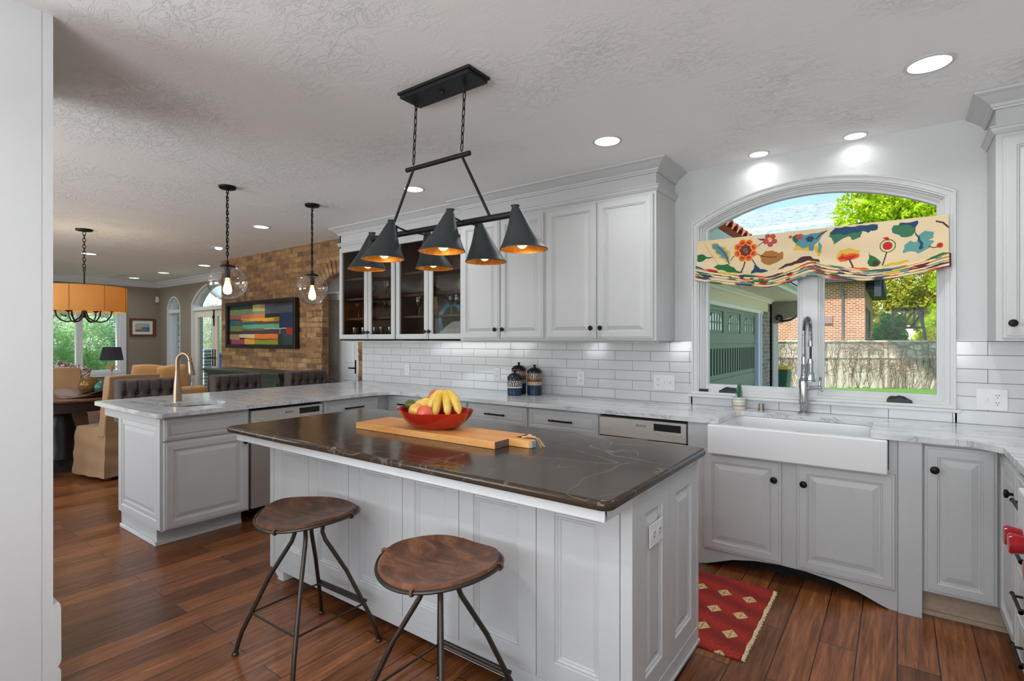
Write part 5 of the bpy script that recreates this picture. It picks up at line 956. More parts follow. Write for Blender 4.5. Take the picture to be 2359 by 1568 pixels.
# ---------------------------------------------------------------- dining and living area
def tufted(yc, lab, w_=.47):
    R = thing('tufted_stool', lab, 'stool', (-5.2, yc, 0), 'tufted counter stools on the far side of the peninsula'); n, k = 90, 70; rr = []
    z0, z1 = .66, 1.012; bt = [(-.18+.09*i, z1-.115-(.0)) for i in range(5)]+[(-.135+.09*i, z1-.235) for i in range(4)]+[(-.225, z1-.235), (.225, z1-.235)]
    yy, zz = np.meshgrid(np.linspace(-w_/2, w_/2, n), np.linspace(z0, z1, k)); d = np.full(yy.shape, .034)
    for by, bz in bt: q = np.hypot(yy-by, zz-bz); d -= .030*np.exp(-(q/.017)**2)+.012*np.exp(-(q/.04)**2)
    lines = []
    for i in range(5):
        by, bz = bt[i]; lines += [((by, bz), (by-.045, bz-.12)), ((by, bz), (by+.045, bz-.12)), ((by, bz), (by, z1))]
        lines += [((by-.045, bz-.12), (by, bz-.24)), ((by+.045, bz-.12), (by, bz-.24))]
    for a, b in lines:
        L = (b[0]-a[0])**2+(b[1]-a[1])**2; t = np.clip(((yy-a[0])*(b[0]-a[0])+(zz-a[1])*(b[1]-a[1]))/L, 0, 1); q = np.hypot(yy-a[0]-t*(b[0]-a[0]), zz-a[1]-t*(b[1]-a[1])); d -= .011*np.exp(-(q/.007)**2)
    e = np.minimum(np.minimum(w_/2-np.abs(yy), z1-zz), .03)/.03; d *= np.sqrt(np.clip(1-(1-e)**2, 0, 1)); x_ = -5.335+d
    rr = [[(x_[j, i], yc+yy[j, i], zz[j, i]) for i in range(n)]+[(-5.41, yc+yy[j, i], zz[j, i]) for i in range(n-1, -1, -1)] for j in range(k)]
    MB().rings(rr).build('tufted_back', TUFT, R, sharp=75)
    for by, bz in bt[:9]: MB().ell((-5.3315, yc+by, bz), .007, .009, .009, 12, 8).build('button', plain('tuft_button', (70, 60, 60), .3), R)
    MB().box(-5.34, yc-w_/2+.01, .56, -4.96, yc+w_/2-.01, .67).build('seat', TUFT, R, .03, 4)
    for a, b in ((-5.36, -.19), (-5.36, .19), (-5.0, -.19), (-5.0, .19)): MB().box(a-.018, yc+b-.018, 0, a+.018, yc+b+.018, .57).build('leg', DARKW, R)
    MB().box(-5.01, yc-.185, .18, -4.99, yc+.185, .21).build('stretcher', DARKW, R)
tufted(1.845, 'tufted leather stool nearest the peninsula faucet'); tufted(2.62, 'tufted leather stool in the middle, left of the green sideboard corner'); tufted(3.395, 'tufted leather stool nearest the brick arch, right of the other two')
def slipchair(x, y, rot, lab):
    R = thing('slipcovered_chair', lab, 'chair', (x, y, 0), 'slipcovered dining chairs'); Q = Matrix.Rotation(rot, 3, 'Z')
    def W(p): v = Q@Vector(p); return (v.x+x, v.y+y, v.z)
    def blk(o, z0, z1, t0=1, t1=1, nz=14, wr=.0, ph=0, nu=10, bow=0):
        rr = []
        for j in range(nz+1):
            t = j/nz; z = z0+(z1-z0)*t; s_ = t0+(t1-t0)*t; ring = []
            for (ax, ay), (bx_, by_) in zip(o, o[1:]+o[:1]):
                for k in range(nu):
                    q = k/nu; px, py = ax+(bx_-ax)*q, ay+(by_-ay)*q; l = math.hypot(px, py)+1e-6; wv = wr*(math.sin(px*31+py*27+ph)*(1-t)+.6*math.sin(z*38+px*6+ph)); ring.append(W((px*s_+px/l*wv, py*s_+py/l*wv, z)))
            rr.append(ring)
        return rr
    sk = [(.26, -.25), (.26, .25), (-.27, .24), (-.27, -.24)]
    m = MB().rings(blk(sk, .035, .46, 1.06, .97, 16, .008, rot*3)); m.build('skirt', LINEN, R, sharp=60)
    m = MB(); rr = blk([(.20, -.23), (.20, .23), (-.27, .235), (-.27, -.235)], .45, .50, 1, .96, 4, .003); m.rings(rr).build('seat_cushion', LINEN, R, .018, 3, sharp=60)
    rr = []
    for j in range(15):
        t = j/14; z = .42+.585*t; lean = .07*t; hw = .25-.012*t; th = .055-.012*t; ring = []
        top = 1 if t < .97 else .7
        for a, b, n_ in (((.24+lean, -hw), (.24+lean, hw), 12), ((.24+lean-th*2, hw), (.24+lean-th*2, -hw), 12)):
            for k in range(n_+1): q = k/n_; ring.append(W((a[0]+(b[0]-a[0])*q+.004*math.sin(z*30+q*9), (a[1]+(b[1]-a[1])*q), z+.008*math.sin(q*PI)*t)))
        rr.append(ring)
    MB().rings(rr).build('backrest', LINEN, R, .01, 2, sharp=60)
    for a, b in ((.22, -.2), (.22, .2), (-.22, .2), (-.22, -.2)): p = W((a, b, 0)); MB().box(p[0]-.02, p[1]-.02, 0, p[0]+.02, p[1]+.02, .06).build('leg', TABLEW, R)
slipchair(-6.40, 1.93, .22, 'tan slipcovered chair seen from behind beside the peninsula end'); slipchair(-6.75, .98, -1.25, 'tan slipcovered chair cut off by the near white wall, skirt in view'); slipchair(-8.12, 1.87, PI-.1, 'tan slipcovered chair facing us on the far side of the dining table')
R = thing('dining_table', 'round dark walnut dining table with black apron and pedestal', 'table', (-7.25, 1.70, 0))
MB().lathe([(0, .728), (.70, .728), (.725, .738), (.73, .75), (.72, .76), (0, .76)], (-7.25, 1.70, 0), 64).build('table_top', TABLEW, R); MB().lathe([(.66, .63), (.67, .73), (.63, .73), (.63, .63), (.66, .63)], (-7.25, 1.70, 0), 48).build('apron', DARKW, R)
MB().lathe([(0, 0), (.36, 0), (.36, .05), (.14, .09), (.09, .2), (.12, .4), (.08, .55), (.2, .70), (0, .70)], (-7.25, 1.70, 0), 32).build('pedestal', DARKW, R)
m = MB(); rg = []
for (s_, zf) in ((1, 0), (.99, .012), (.9, .016), (0.02, .012), (.02, 0), (.9, .002)):
    rg.append([(-6.93+.30*s_*math.cos(a)*.9, 1.83+.30*s_*math.sin(a)*.9, .765+zf+.075*(s_*abs(math.cos(a-.6)))**2.4) for a in [2*PI*k/40 for k in range(40)]])
tag(m.rings(rg, loop=True).build('wooden_tray', m_wood('brown_tray_wood', (78, 46, 28), (112, 70, 44), 4)), 'upswept wooden tray bowl on the round dining table', 'tray')
m = MB(); c = (-6.96, 1.85, .872); m.ell(c, .088, .088, .085, 24, 16)
for i in range(26): a = i*.8; Mx = Matrix.Rotation(a, 3, Vector((math.sin(i*1.7), math.cos(i*2.3), math.sin(i*.9))).normalized()); m.tube([Vector(c)+Mx@Vector((.091*math.cos(t), .091*math.sin(t), 0)) for t in np.linspace(0, 2*PI, 25)[:-1]], .0025, 5, loop=True)
tag(m.build('woven_orb', plain('bronze_wire_orb', (130, 98, 50), .35, .5, nz=.3)), 'bronze wire-wound ball in the wooden tray', 'ornament')
tag(MB().ell((-6.86, 1.93, .852), .065, .065, .062, 20, 14).build('glass_orb', plain('green_glass_orb', (40, 96, 80), .12, nz=.5, sc=20)), 'green glass ball right of the wire ball in the tray', 'ornament')
tag(MB().ell((-7.03, 1.88, .85), .06, .06, .058, 20, 14).build('glass_orb', plain('slate_glass_orb', (80, 92, 88), .15)), 'grey glass ball left of the wire ball in the tray', 'ornament')
# sideboard
R = thing('sideboard', 'dark green painted sideboard with moulded top against the brick wall', 'sideboard', (-7.04, 3.66, 0)); GREEN = plain('dark_green_paint', (52, 64, 50), .5, nz=.2, sc=14)
m = MB()
for e, z0, z1 in ((.0, .925, .95), (.02, .905, .925), (.04, .885, .905), (.055, .86, .885)): m.box(-8.05+e, 3.44+e, z0, -6.03-e, 3.885, z1)
m.build('top', GREEN, R, .004); MB().box(-7.97, 3.52, .08, -6.11, 3.88, .86).box(-6.5, 3.50, .08, -6.10, 3.88, .86).box(-7.98, 3.50, .08, -7.58, 3.88, .86).box(-7.99, 3.49, 0, -6.09, 3.88, .09).build('sideboard_body', GREEN, R, .003)
for a, b in ((-7.95, -7.6), (-7.5, -7.06), (-7.02, -6.58), (-6.48, -6.13)): front(R, 'door', (a, 3.52 if -7.55 < a < -6.55 else 3.50, .13), X1, b-a, .69, NY, FLATP, kn=(b-a-.04, .4), mat=GREEN)
MB().face((-6.10, 3.53, .13), Y1, Z1, X1, .32, .69, FLATP).build('side_panel', GREEN, R)
# painting
R = thing('painting', 'abstract painting of horizontal colour blocks in a black frame on the brick wall', 'painting', (-7.233, 3.88, 1.24)); px0, px1, pz0, pz1 = -8.165, -6.30, 1.238, 1.912
MB().prism([(px0, pz0), (px1, pz0), (px1, pz1), (px0, pz1)], 3.825, 3.885, [[(px0+.055, pz0+.055), (px1-.055, pz0+.055), (px1-.055, pz1-.055), (px0+.055, pz1-.055)]], 'xz').build('frame', plain('black_frame_paint', (26, 24, 22), .4), R, .004)
def canvas(nm, x0, x1, z0, z1, y, fn, par, n=220, plane='xz'):
    u, v = np.meshgrid(np.linspace(0, 1, n), np.linspace(0, 1, int(n*.7))); X = x0+(x1-x0)*u; Z_ = z0+(z1-z0)*v
    P = np.stack([X, np.full(X.shape, y), Z_] if plane == 'xz' else [np.full(X.shape, y), X, Z_], -1).reshape(-1, 3); off = np.array(par.location); h, wd = X.shape; idx = np.arange(h*wd).reshape(h, wd)
    me = bpy.data.meshes.new(nm); me.from_pydata((P-off).tolist(), [], np.stack([idx[:-1, :-1], idx[:-1, 1:], idx[1:, 1:], idx[1:, :-1]], -1).reshape(-1, 4).tolist())
    C_ = np.clip(fn(u.ravel(), 1-v.ravel())/255, 0, 1); lin = np.where(C_ <= .04045, C_/12.92, ((C_+.055)/1.055)**2.4); at = me.color_attributes.new('Col', 'FLOAT_COLOR', 'POINT'); at.data.foreach_set('color', np.hstack([lin, np.ones((len(lin), 1))]).ravel())
    me.materials.append(painted(nm+'_paint', .55, .5, 60)); o = bpy.data.objects.new(nm, me); COL.objects.link(o); o.parent = par; return o
RC = [(0, 1, 0, 1, (60, 55, 60)), (0, .38, 0, .1, (35, 55, 55)), (0, .58, .1, .25, (118, 140, 92)), (.38, .57, 0, .17, (176, 172, 108)), (.5, .57, 0, .13, (180, 140, 110)), (.57, 1, 0, .24, (76, 82, 94)), (.7, 1, 0, .07, (60, 62, 64)), (.78, 1, .24, .62, (20, 44, 76)), (.57, .8, .25, .33, (24, 30, 36)), (.57, .70, .25, .44, (22, 28, 34)), (0, .57, .24, .35, (204, 112, 88)), (.0, .2, .24, .35, (160, 92, 84)), (.19, .78, .345, .43, (204, 164, 30)), (.70, .78, .33, .43, (150, 130, 30)), (0, .1, .38, .53, (30, 106, 116)), (.1, .22, .38, .53, (84, 92, 84)), (.22, .45, .43, .50, (44, 84, 128)), (.45, .78, .43, .50, (96, 62, 60)), (.22, .78, .50, .60, (84, 164, 128)), (0, .22, .53, .66, (112, 128, 66)), (.2, .55, .6, .65, (112, 90, 78)), (.56, .9, .60, .625, (180, 170, 160)), (.88, 1, .60, .76, (172, 34, 36)), (0, .17, .74, .88, (166, 136, 98)), (.16, .41, .74, .83, (208, 182, 152)), (.41, .78, .74, .86, (220, 112, 46)), (.03, .25, .88, 1, (152, 66, 86)), (.25, .41, .83, 1, (210, 152, 58)), (.41, .76, .87, 1, (132, 136, 38)), (.76, .83, .75, 1, (28, 38, 34)), (.83, 1, .77, 1, (36, 66, 60)), (.785, .79, .62, .73, (190, 180, 170))]
def abstract(u, v):
    rs = np.random.RandomState(2); C_ = np.zeros((len(u), 3)); vv_ = v+.003*np.sin(u*31)+.002*np.sin(u*77)
    for a, b, c, d, col in RC: C_[(u >= a) & (u < b) & (vv_ >= c) & (vv_ < d)] = col
    k = (vv_ > .82+.05*np.sin((u-.16)*4)) & (u > .16) & (u < .78) & (vv_ < .825+.05*np.sin((u-.16)*4)+.012); C_[k] = (70, 48, 34)
    k = np.abs(vv_-(.345+.08*np.clip((u-.1)*4, 0, 1)**.6)) < .006; C_[k & (u > .08) & (u < .55)] = (60, 50, 40)
    return C_*(.86+.24*rs.rand(len(u))[:, None])
canvas('canvas', px0+.054, px1-.054, pz0+.054, pz1-.054, 3.868, abstract, R, 420)
R = thing('framed_picture', 'small harbour watercolour with wide mat in a brown burl frame', 'picture', (-12.87, 4.33, 1.42)); a0, a1, b0, b1 = 4.10, 4.565, 1.43, 1.81
MB().prism([(a0, b0), (a1, b0), (a1, b1), (a0, b1)], -12.88, -12.845, [[(a0+.045, b0+.045), (a1-.045, b0+.045), (a1-.045, b1-.045), (a0+.045, b1-.045)]], 'yz').build('frame', m_wood('burl_frame', (72, 42, 24), (120, 74, 44), 14), R, .004)
MB().box(-12.875, a0+.04, b0+.04, -12.868, a1-.04, b1-.04).build('mat_board', plain('white_mat', (226, 222, 214), .8), R)
def harbour(u, v):
    rs = np.random.RandomState(4); C_ = np.tile(np.array([[150., 178, 190]]), (len(u), 1)); k = v > .72; C_[k] = (70, 110, 150); k = (v > .38+.12*np.abs(np.sin(u*19))) & (v <= .72); C_[k] = (84, 74, 64); k = (v > .3+.1*np.abs(np.sin(u*11))) & (v <= .72) & (u < .45); C_[k] = (214, 160, 84); k = (np.sin(u*60)*np.sin(v*40) > .55) & (v > .4) & (v < .85); C_[k] = (214, 196, 150)
    return C_*(.8+.35*rs.rand(len(u))[:, None])
canvas('watercolour', a0+.10, a1-.10, b0+.10, b1-.10, -12.866, harbour, R, 60, 'yz')
tag(MB().box(-12.87, 4.575, 2.16, -12.82, 4.63, 2.27).box(-12.88, 4.58, 2.26, -12.84, 4.62, 2.29).build('motion_sensor', plain('white_sensor_plastic', (226, 222, 210), .4), bevel=.006), 'small white motion sensor high in the dining corner', 'sensor')
# lamp, sofa, cushions
R = thing('table_lamp', 'table lamp with navy pleated drum shade and gilt twig base', 'lamp', (-11, 3.245, .55)); PLE = plain('navy_pleated_shade', (44, 42, 52), .8, nz=.3, sc=40)
rg = [[(-11+r_*(1+.012*math.cos(k*PI))*math.cos(2*PI*k/80), 3.245+r_*(1+.012*math.cos(k*PI))*math.sin(2*PI*k/80), z) for k in range(80)] for r_, z in ((.165, 1.005), (.128, 1.232), (.125, 1.232), (.162, 1.005))]; MB().rings(rg, loop=True).build('lamp_shade', PLE, R, sharp=20)
m = MB(); m.tube([(-11, 3.245, .56), (-11, 3.245, 1.1)], .008, 8)
for i in range(12): a = i*2.1; m.tube([(-11, 3.245, .80+.006*i), (-11+.05*math.cos(a), 3.245+.05*math.sin(a), .85+.008*i), (-11+.12*math.cos(a), 3.245+.12*math.sin(a), .86+.012*(i % 5))], [.007, .005, .003], 6)
m.cyl((-11, 3.245, .551), .08, .012, 24); m.build('lamp_base', plain('gilt_twig_metal', (220, 170, 130), .35, .6), R)
R = thing('side_table', 'small dark side table under the navy lamp', 'table', (-11, 3.245, 0)); MB().cyl((-11, 3.245, .52), .26, .03, 32).build('table_top', TABLEW, R); MB().cyl((-11, 3.245, .02), .03, .5, 12).build('stem', DARKW, R); MB().cyl((-11, 3.245, 0), .18, .02, 24).build('base', DARKW, R)
def pillow(c, w_, h, t, M, mat, nm, lab, cat='cushion'):
    rr = []; n = 40
    for i in range(13):
        q = -1+2*i/12; e = math.sqrt(max(0, 1-q*q)); s_ = .12+.88*(1-abs(q)**3.0); ring = []
        for k in range(n):
            a = 2*PI*k/n; cs, sn = math.cos(a), math.sin(a); sq = 1/max(abs(cs), abs(sn)); rx = (sq**.82); ring.append(tuple(Vector(c)+M@Vector((cs*rx*w_/2*(1-.28*abs(q)**4), q*t/2*(1-.0*abs(cs)), sn*rx*h/2*(1-.28*abs(q)**4)))))
        rr.append(ring)
    return tag(MB().rings(rr).build(nm, mat, sharp=80), lab, cat)
E3 = lambda rz, rx=0, ry=0: Matrix.Rotation(rz, 3, 'Z')@Matrix.Rotation(rx, 3, 'X')@Matrix.Rotation(ry, 3, 'Y')
SOFA = GOLDLIN; R = thing('sofa', 'golden tan sofa behind the tufted stool, mostly hidden', 'sofa', (-10.2, 3.6, 0))
MB().box(-10.6, 2.95, .12, -9.75, 4.25, .44).build('seat_base', SOFA, R, .04, 3); MB().box(-9.93, 2.95, .12, -9.7, 4.25, .56).build('sofa_back', SOFA, R, .05, 3); MB().box(-10.6, 4.12, .12, -9.75, 4.3, .5).box(-10.6, 2.9, .12, -9.75, 3.08, .5).build('arms', SOFA, R, .05, 3)
for a, b in ((-10.5, 3.0), (-10.5, 4.2), (-9.8, 3.0), (-9.8, 4.2)): MB().box(a-.03, b-.03, 0, a+.03, b+.03, .13).build('leg', DARKW, R)
pillow((-10.08, 3.46, .70), .46, .50, .16, E3(1.5, .15, .05), GOLDLIN, 'cushion', 'golden tan cushion left of its twin on the sofa'); pillow((-10.0, 3.80, .68), .46, .50, .17, E3(1.62, .15, -.1), GOLDLIN, 'cushion', 'golden tan cushion directly behind the peninsula faucet')
GREYL = m_fabric('pale_grey_linen', (190, 184, 176)); R = thing('armchair', 'pale grey armchair behind the far slipcovered chair', 'armchair', (-10.6, 2.2, 0)); MB().box(-11.0, 1.7, .1, -10.2, 2.6, .42).build('seat_base', GREYL, R, .05, 3); MB().box(-10.42, 1.72, .1, -10.2, 2.58, .90).build('chair_back', GREYL, R, .08, 4); MB().box(-11.0, 2.45, .1, -10.25, 2.65, .62).box(-11, 1.66, .1, -10.25, 1.86, .62).build('arms', GREYL, R, .06, 3)
for a, b in ((-10.95, 1.75), (-10.95, 2.55), (-10.27, 1.75), (-10.27, 2.55)): MB().box(a-.03, b-.03, 0, a+.03, b+.03, .11).build('leg', DARKW, R)
LEOP = NT('brown_cream_patterned_cotton'); f = LEOP.noise(LEOP.coord(), 16, 3, .6, 1.5); LEOP.set(col=LEOP.ramp(f, [(.44, S2L((212, 204, 196))), (.48, S2L((90, 64, 44))), (.56, S2L((60, 52, 48))), (.6, S2L((206, 200, 192)))]), rough=.9); LEOP = LEOP.m
pillow((-10.3, 2.50, .80), .46, .40, .14, E3(1.45, .1, .35), LEOP, 'patterned_cushion', 'brown and cream patterned cushion on the pale armchair')
# ---------------------------------------------------------------- outdoors
GZ = -.35
def m_grass():
    t = NT('spring_lawn_grass'); f = t.noise(t.coord(), 30, 6, .7); g = t.noise(t.coord(), 1.5, 3); c = t.ramp(f, [(.3, S2L((70, 128, 48))), (.7, S2L((140, 196, 84)))]); t.set(col=t.mix(.3, c, g, 'SOFT_LIGHT'), rough=.9); t.bump(f, .8, .04); return t.m
struct(MB().box(-60, 4.9, GZ-.3, 40, 90, GZ).box(-60, -20, GZ-.3, -13.1, 4.9, GZ).build('ground', m_grass()), 'green lawn outside')
struct(MB().box(-2.3, 4.2, GZ, 3, 16.5, GZ+.02).build('driveway', plain('pale_concrete_drive', (190, 186, 176), .9, sc=6)), 'pale concrete drive by the garage')
# garage wing
GB = m_brick('grey_buff_garage_brick', (150, 136, 118), (112, 100, 90), (170, 164, 152), .22, .075, .008, plane='yz', dist=.004)
R = thing('garage_wing', 'attached garage with green-grey door, cream frieze and clay tile roof', 'garage', (-5, 8, GZ))
MB().box(-8, 4.2, GZ, -7.8, 11.7, 2.1).box(-8, 11.5, GZ, -2.05, 11.7, 2.1).box(-2.25, 10.64, GZ, -2.05, 11.7, 2.1).box(-2.25, 4.2, GZ, -2.05, 5.2, 2.1).build('brick_wall', GB, R)
CREAM = plain('cream_exterior_paint', (214, 208, 176), .6, nz=.03); LCREAM = plain('light_cream_exterior_paint', (228, 226, 208), .6, nz=.03)
MB().box(-2.26, 4.2, 1.90, -2.03, 11.2, 2.14).build('frieze_board', CREAM, R); MB().box(-2.10, 4.2, 2.06, -1.98, 11.3, 2.10).box(-2.12, 4.2, 2.10, -1.94, 11.3, 2.14).box(-2.14, 4.9, 1.84, -2.02, 10.70, 1.9).build('moulding', LCREAM, R, .006)
BLUEW = plain('blue_white_jamb_paint', (196, 204, 214), .5, nz=.02); MB().box(-2.2, 10.34, GZ, -2.03, 10.50, 1.88).box(-2.14, 10.5, GZ, -2.01, 10.56, 1.88).box(-2.2, 10.56, GZ, -2.035, 10.66, 1.9).build('door_jamb', BLUEW, R, .006)
m = MB(); m.box(-2.06, 4.2, 2.14, -1.40, 12.6, 2.16); [m.box(-2.05+i*.045, 4.2, 2.132, -2.05+i*.045+.036, 12.6, 2.141) for i in range(14)]; m.build('beadboard_soffit', CREAM, R)
MB().box(-1.42, 4.2, 2.13, -1.39, 12.6, 2.36).box(-1.39, 4.2, 2.20, -1.30, 12.6, 2.24).box(-1.33, 4.2, 2.20, -1.30, 12.6, 2.36).box(-1.41, 4.2, 2.30, -1.36, 12.6, 2.38).build('gutter', plain('pale_green_gutter', (196, 206, 184), .5, nz=.02), R, .004)
TERRA = plain('terracotta_roof_tile', (178, 96, 62), .7, nz=.3, sc=6); TDARK = plain('dark_tile_underside', (62, 44, 44), .7)
sl = math.radians(28); 
MB().prism([(-1.36, 2.40), (-5.0, 2.40+3.64*math.tan(sl)), (-8.4, 2.40), (-8.4, 2.36), (-5.0, 2.36+3.64*math.tan(sl)), (-1.36, 2.36)][::-1], 4.2, 12.6, (), 'xz').build('roof_deck', TDARK, R)
for j in range(40):
    y = 4.35+j*.205; m = MB(); rr = []
    for s_ in np.linspace(0, 4.1, 12):
        x = -1.32-s_*math.cos(sl); z = 2.43+s_*math.sin(sl)+.02*(1-((s_*2.7) % 1)); n_ = Vector((math.sin(sl), 0, math.cos(sl)))
        rr.append([(x+n_.x*(.075*math.sin(a)), y+.085*math.cos(a), z+n_.z*.075*math.sin(a)) for a in np.linspace(0, PI, 9)]+[(x+n_.x*(.055*math.sin(a)), y+.068*math.cos(a), z+n_.z*.055*math.sin(a)) for a in np.linspace(PI, 0, 9)])
    m.rings(rr).build('roof_tile_row', TERRA, R)
R2 = thing('garage_door', 'green-grey carriage style garage door with arched lights', 'garage door', (-2.1, 7.7, GZ)); GG = plain('green_grey_door_paint', (112, 128, 102), .55, nz=.08, sc=5); GD = plain('dark_green_groove', (74, 88, 72), .7)
MB().box(-2.14, 5.0, GZ, -2.10, 10.36, 1.86).build('door_slab', GG, R2)
m = MB()
for z0, z1 in ((1.78, 1.86), (1.30, 1.46), (.62, .78), (-.02, .12), (GZ, GZ+.1)): m.box(-2.10, 5.0, z0, -2.085, 10.36, z1)
ws = [(4.93+1.0*i*1.06, 5.80+1.0*i*1.06) for i in range(5)]; ws = [(10.26-.78-i*1.05, 10.26-i*1.05) for i in range(5)]
for a, b in ws: m.box(-2.10, b, 1.40, -2.084, b+.08, 1.86); m.box(-2.10, a-.19, 1.4, -2.084, a-.06, 1.86)
m.build('rails_and_stiles', GG, R2, .003)
SKYG = plain('pale_reflecting_door_glass', (170, 190, 196), .08, spec=1)
for a, b in ws:
    c = (a+b)/2; hw = .33; o = [(c-hw, 1.50), (c+hw, 1.50), (c+hw, 1.62)]+[(c+hw*math.cos(t), 1.62+.12*math.sin(t)) for t in np.linspace(.2, PI-.2, 10)]+[(c-hw, 1.62)]
    lt = MB().prism(o, -2.1, -2.092, (), 'yz').build('arched_light', SKYG, R2); m = MB()
    for k in range(1, 5): yy = c-hw+2*hw*k/5; m.box(-2.092, yy-.012, 1.50, -2.084, yy+.012, 1.74)
    m.box(-2.092, c-hw, 1.60, -2.084, c+hw, 1.62); m.build('muntins', GG, lt)
    m = MB(); [m.box(-2.1, a+.02+k*.15, zz, -2.086, a+.032+k*.15, zz+.38) for k in range(-1, 6) for zz in (.85, .17, -.28)]; m.build('grooves', GD, R2)
for y in (5.9, 10.0, 7.9, 7.6): m = MB(); m.tube([(-2.08, y, .30), (-2.03, y, .34), (-2.03, y, .48), (-2.08, y, .52)], .012, 8); m.build('pull_handle', BLACKP, R2)
R = thing('stone_pillar', 'pale stone pillar at the garage corner', 'pillar', (-2.14, 11.98, GZ)); MB().box(-2.28, 11.72, GZ, -2.02, 12.25, 1.70).build('shaft', plain('pale_rough_stone', (182, 178, 166), .9, nz=.25, sc=20, bump=.6), R, .01)
MB().prism([(-2.25, 2.13), (-2.25, 1.70), (-1.93, 1.70), (-1.90, 1.73), (-1.80, 1.80), (-1.6, 1.84), (-1.45, 1.86), (-1.45, 2.13)][::-1], 11.8, 12.15, (), 'xz').build('stucco_beam', plain('grey_green_stucco', (150, 148, 126), .9), R)
m = MB(); m.tube([(-1.93+.055*math.cos(t)*(1-.1*t), 11.76, 1.80+.055*math.sin(t)*(1-.1*t)) for t in np.linspace(-1.2, 4.2, 16)][::-1]+[(-1.86, 11.76, 1.735), (-1.76, 11.76, 1.745), (-1.66, 11.76, 1.79), (-1.58, 11.76, 1.86), (-1.5, 11.76, 1.98)], .02, 8); m.build('iron_scroll_bracket', IRON, R)
# fence with dry vines
FA, FB = Vector((-8.6, 18.3)), Vector((7.2, 26.93)); FD_ = (FB-FA).normalized(); FN = Vector((FD_.y, -FD_.x)); ang = math.atan2(FD_.y, FD_.x); FLn = (FB-FA).length
def fencebox(mb, s0, s1, o0, o1, z0, z1):
    c = [FA+FD_*s0+FN*o0, FA+FD_*s1+FN*o0, FA+FD_*s1+FN*o1, FA+FD_*s0+FN*o1]; return mb.add([(p.x, p.y, z) for z in (z0, z1) for p in c], [(0, 1, 2, 3), (7, 6, 5, 4), (0, 4, 5, 1), (1, 5, 6, 2), (2, 6, 7, 3), (3, 7, 4, 0)])
t = NT('weathered_fence_board'); f = t.noise(t.coord((3, 3, .3)), 4, 6, .7); g = t.noise(t.coord(), 12, 4); t.set(col=t.mix(.4, t.ramp(f, [(.3, S2L((170, 154, 138))), (.5, S2L((212, 200, 182))), (.7, S2L((232, 224, 208)))]), g, 'SOFT_LIGHT'), rough=.9); FEN = t.m
R = thing('board_fence', 'weathered pale board fence across the lawn, overgrown with dry vines', 'fence', (0, 23, GZ))
m = MB()
for i in range(int(FLn/.3)): fencebox(m, i*.3, i*.3+.292, -.02, random.uniform(.0, .012), GZ, 1.30)
m.build('boards', FEN, R); m = MB(); fencebox(m, 0, FLn, -.06, .07, 1.29, 1.345); m.build('top_cap', FEN, R); m = MB(); fencebox(m, 0, FLn, .01, .06, .72, .80); m.build('mid_rail', FEN, R)
m = MB()
for i in range(1250):
    s_ = random.uniform(0, FLn); hump = math.exp(-((s_-7.6)/.9)**2); z = 1.32-1.1*random.random()**1.7+.22*hump*random.random(); x = s_; pts = []; o_ = random.uniform(.03, .14)
    hang = random.random() < .68; nseg = random.randint(5, 10)
    for k in range(nseg):
        p = FA+FD_*min(max(x, 0), FLn)+FN*o_; pts.append((p.x, p.y, max(GZ+.02, z)))
        if hang: x += random.uniform(-.09, .09); z -= random.uniform(.02, .32)
        else: x += random.uniform(.02, .22)*(1 if i % 2 else -1); z += random.uniform(-.12, .09)
        z = min(z, 1.36+.24*math.exp(-((x-7.6)/.9)**2)+.06*math.sin(x*3)); o_ = min(.2, max(.02, o_+random.uniform(-.05, .05)))
    m.tube(pts, random.uniform(.003, .010), 3, cap=False)
tag(m.build('dry_vine_tangle', plain('dry_grey_brown_vine', (138, 114, 98), .95, nz=.4)), 'tangle of leafless grey-brown vines hanging over the board fence', 'vines', None, 'stuff')
# neighbour's house
HB = m_brick('sunlit_orange_brick', (182, 106, 76), (142, 78, 54), (218, 190, 162), .27, .10, .017, nz=False); HB2 = m_brick('side_orange_brick', (182, 106, 76), (142, 78, 54), (218, 190, 162), .27, .10, .017, nz=False, plane='yz')
t = NT('weathered_slate_roof'); f = t.noise(t.coord((1, 5, 5)), 2.2, 6, .75); g = t.noise(t.coord(), 9, 4, .7); t.set(col=t.mix(.5, t.ramp(f, [(.35, S2L((110, 132, 142))), (.6, S2L((176, 190, 196)))]), g, 'SOFT_LIGHT'), rough=.7); t.bump(f, .6, .06); SLATE = t.m
R = thing('brick_house', 'neighbouring orange brick house with long slate roof beyond the fence', 'house', (-8, 38, GZ))
MB().box(-24, 34.8, GZ, -1.43, 35.2, 5.3).build('front_wall', HB, R); MB().prism([(35.2, GZ), (46, GZ), (46, 5.0), (40, 10.2), (35.2, 5.0)], -1.6, -1.43, (), 'yz').build('side_wall', HB2, R)
MB().prism([(34.1, 4.95), (40.2, 10.5), (46.5, 4.8), (46.5, 4.6), (40.2, 10.2), (34.1, 4.75)], -25, -.75, (), 'yz').build('slate_roof', SLATE, R)
MB().box(-25, 38.2, 8.68, -.8, 38.45, 8.9).build('roof_flashing', plain('white_roof_flashing', (226, 228, 230), .6), R)
DK = plain('dark_eave_paint', (50, 54, 64), .7); MB().box(-25, 34.0, 4.55, -.75, 34.3, 4.95).box(-1.0, 34.3, 3.7, -.7, 35.4, 4.9).box(-1.43, 35.6, 4.2, -.6, 46, 4.9).build('eaves', DK, R)
MB().tube([(-2.53, 34.3, 4.6), (-2.53, 34.4, 4.3), (-2.45, 34.72, 3.9), (-2.45, 34.72, GZ)], .07, 8).build('downspout', plain('grey_downspout', (112, 110, 116), .5), R)
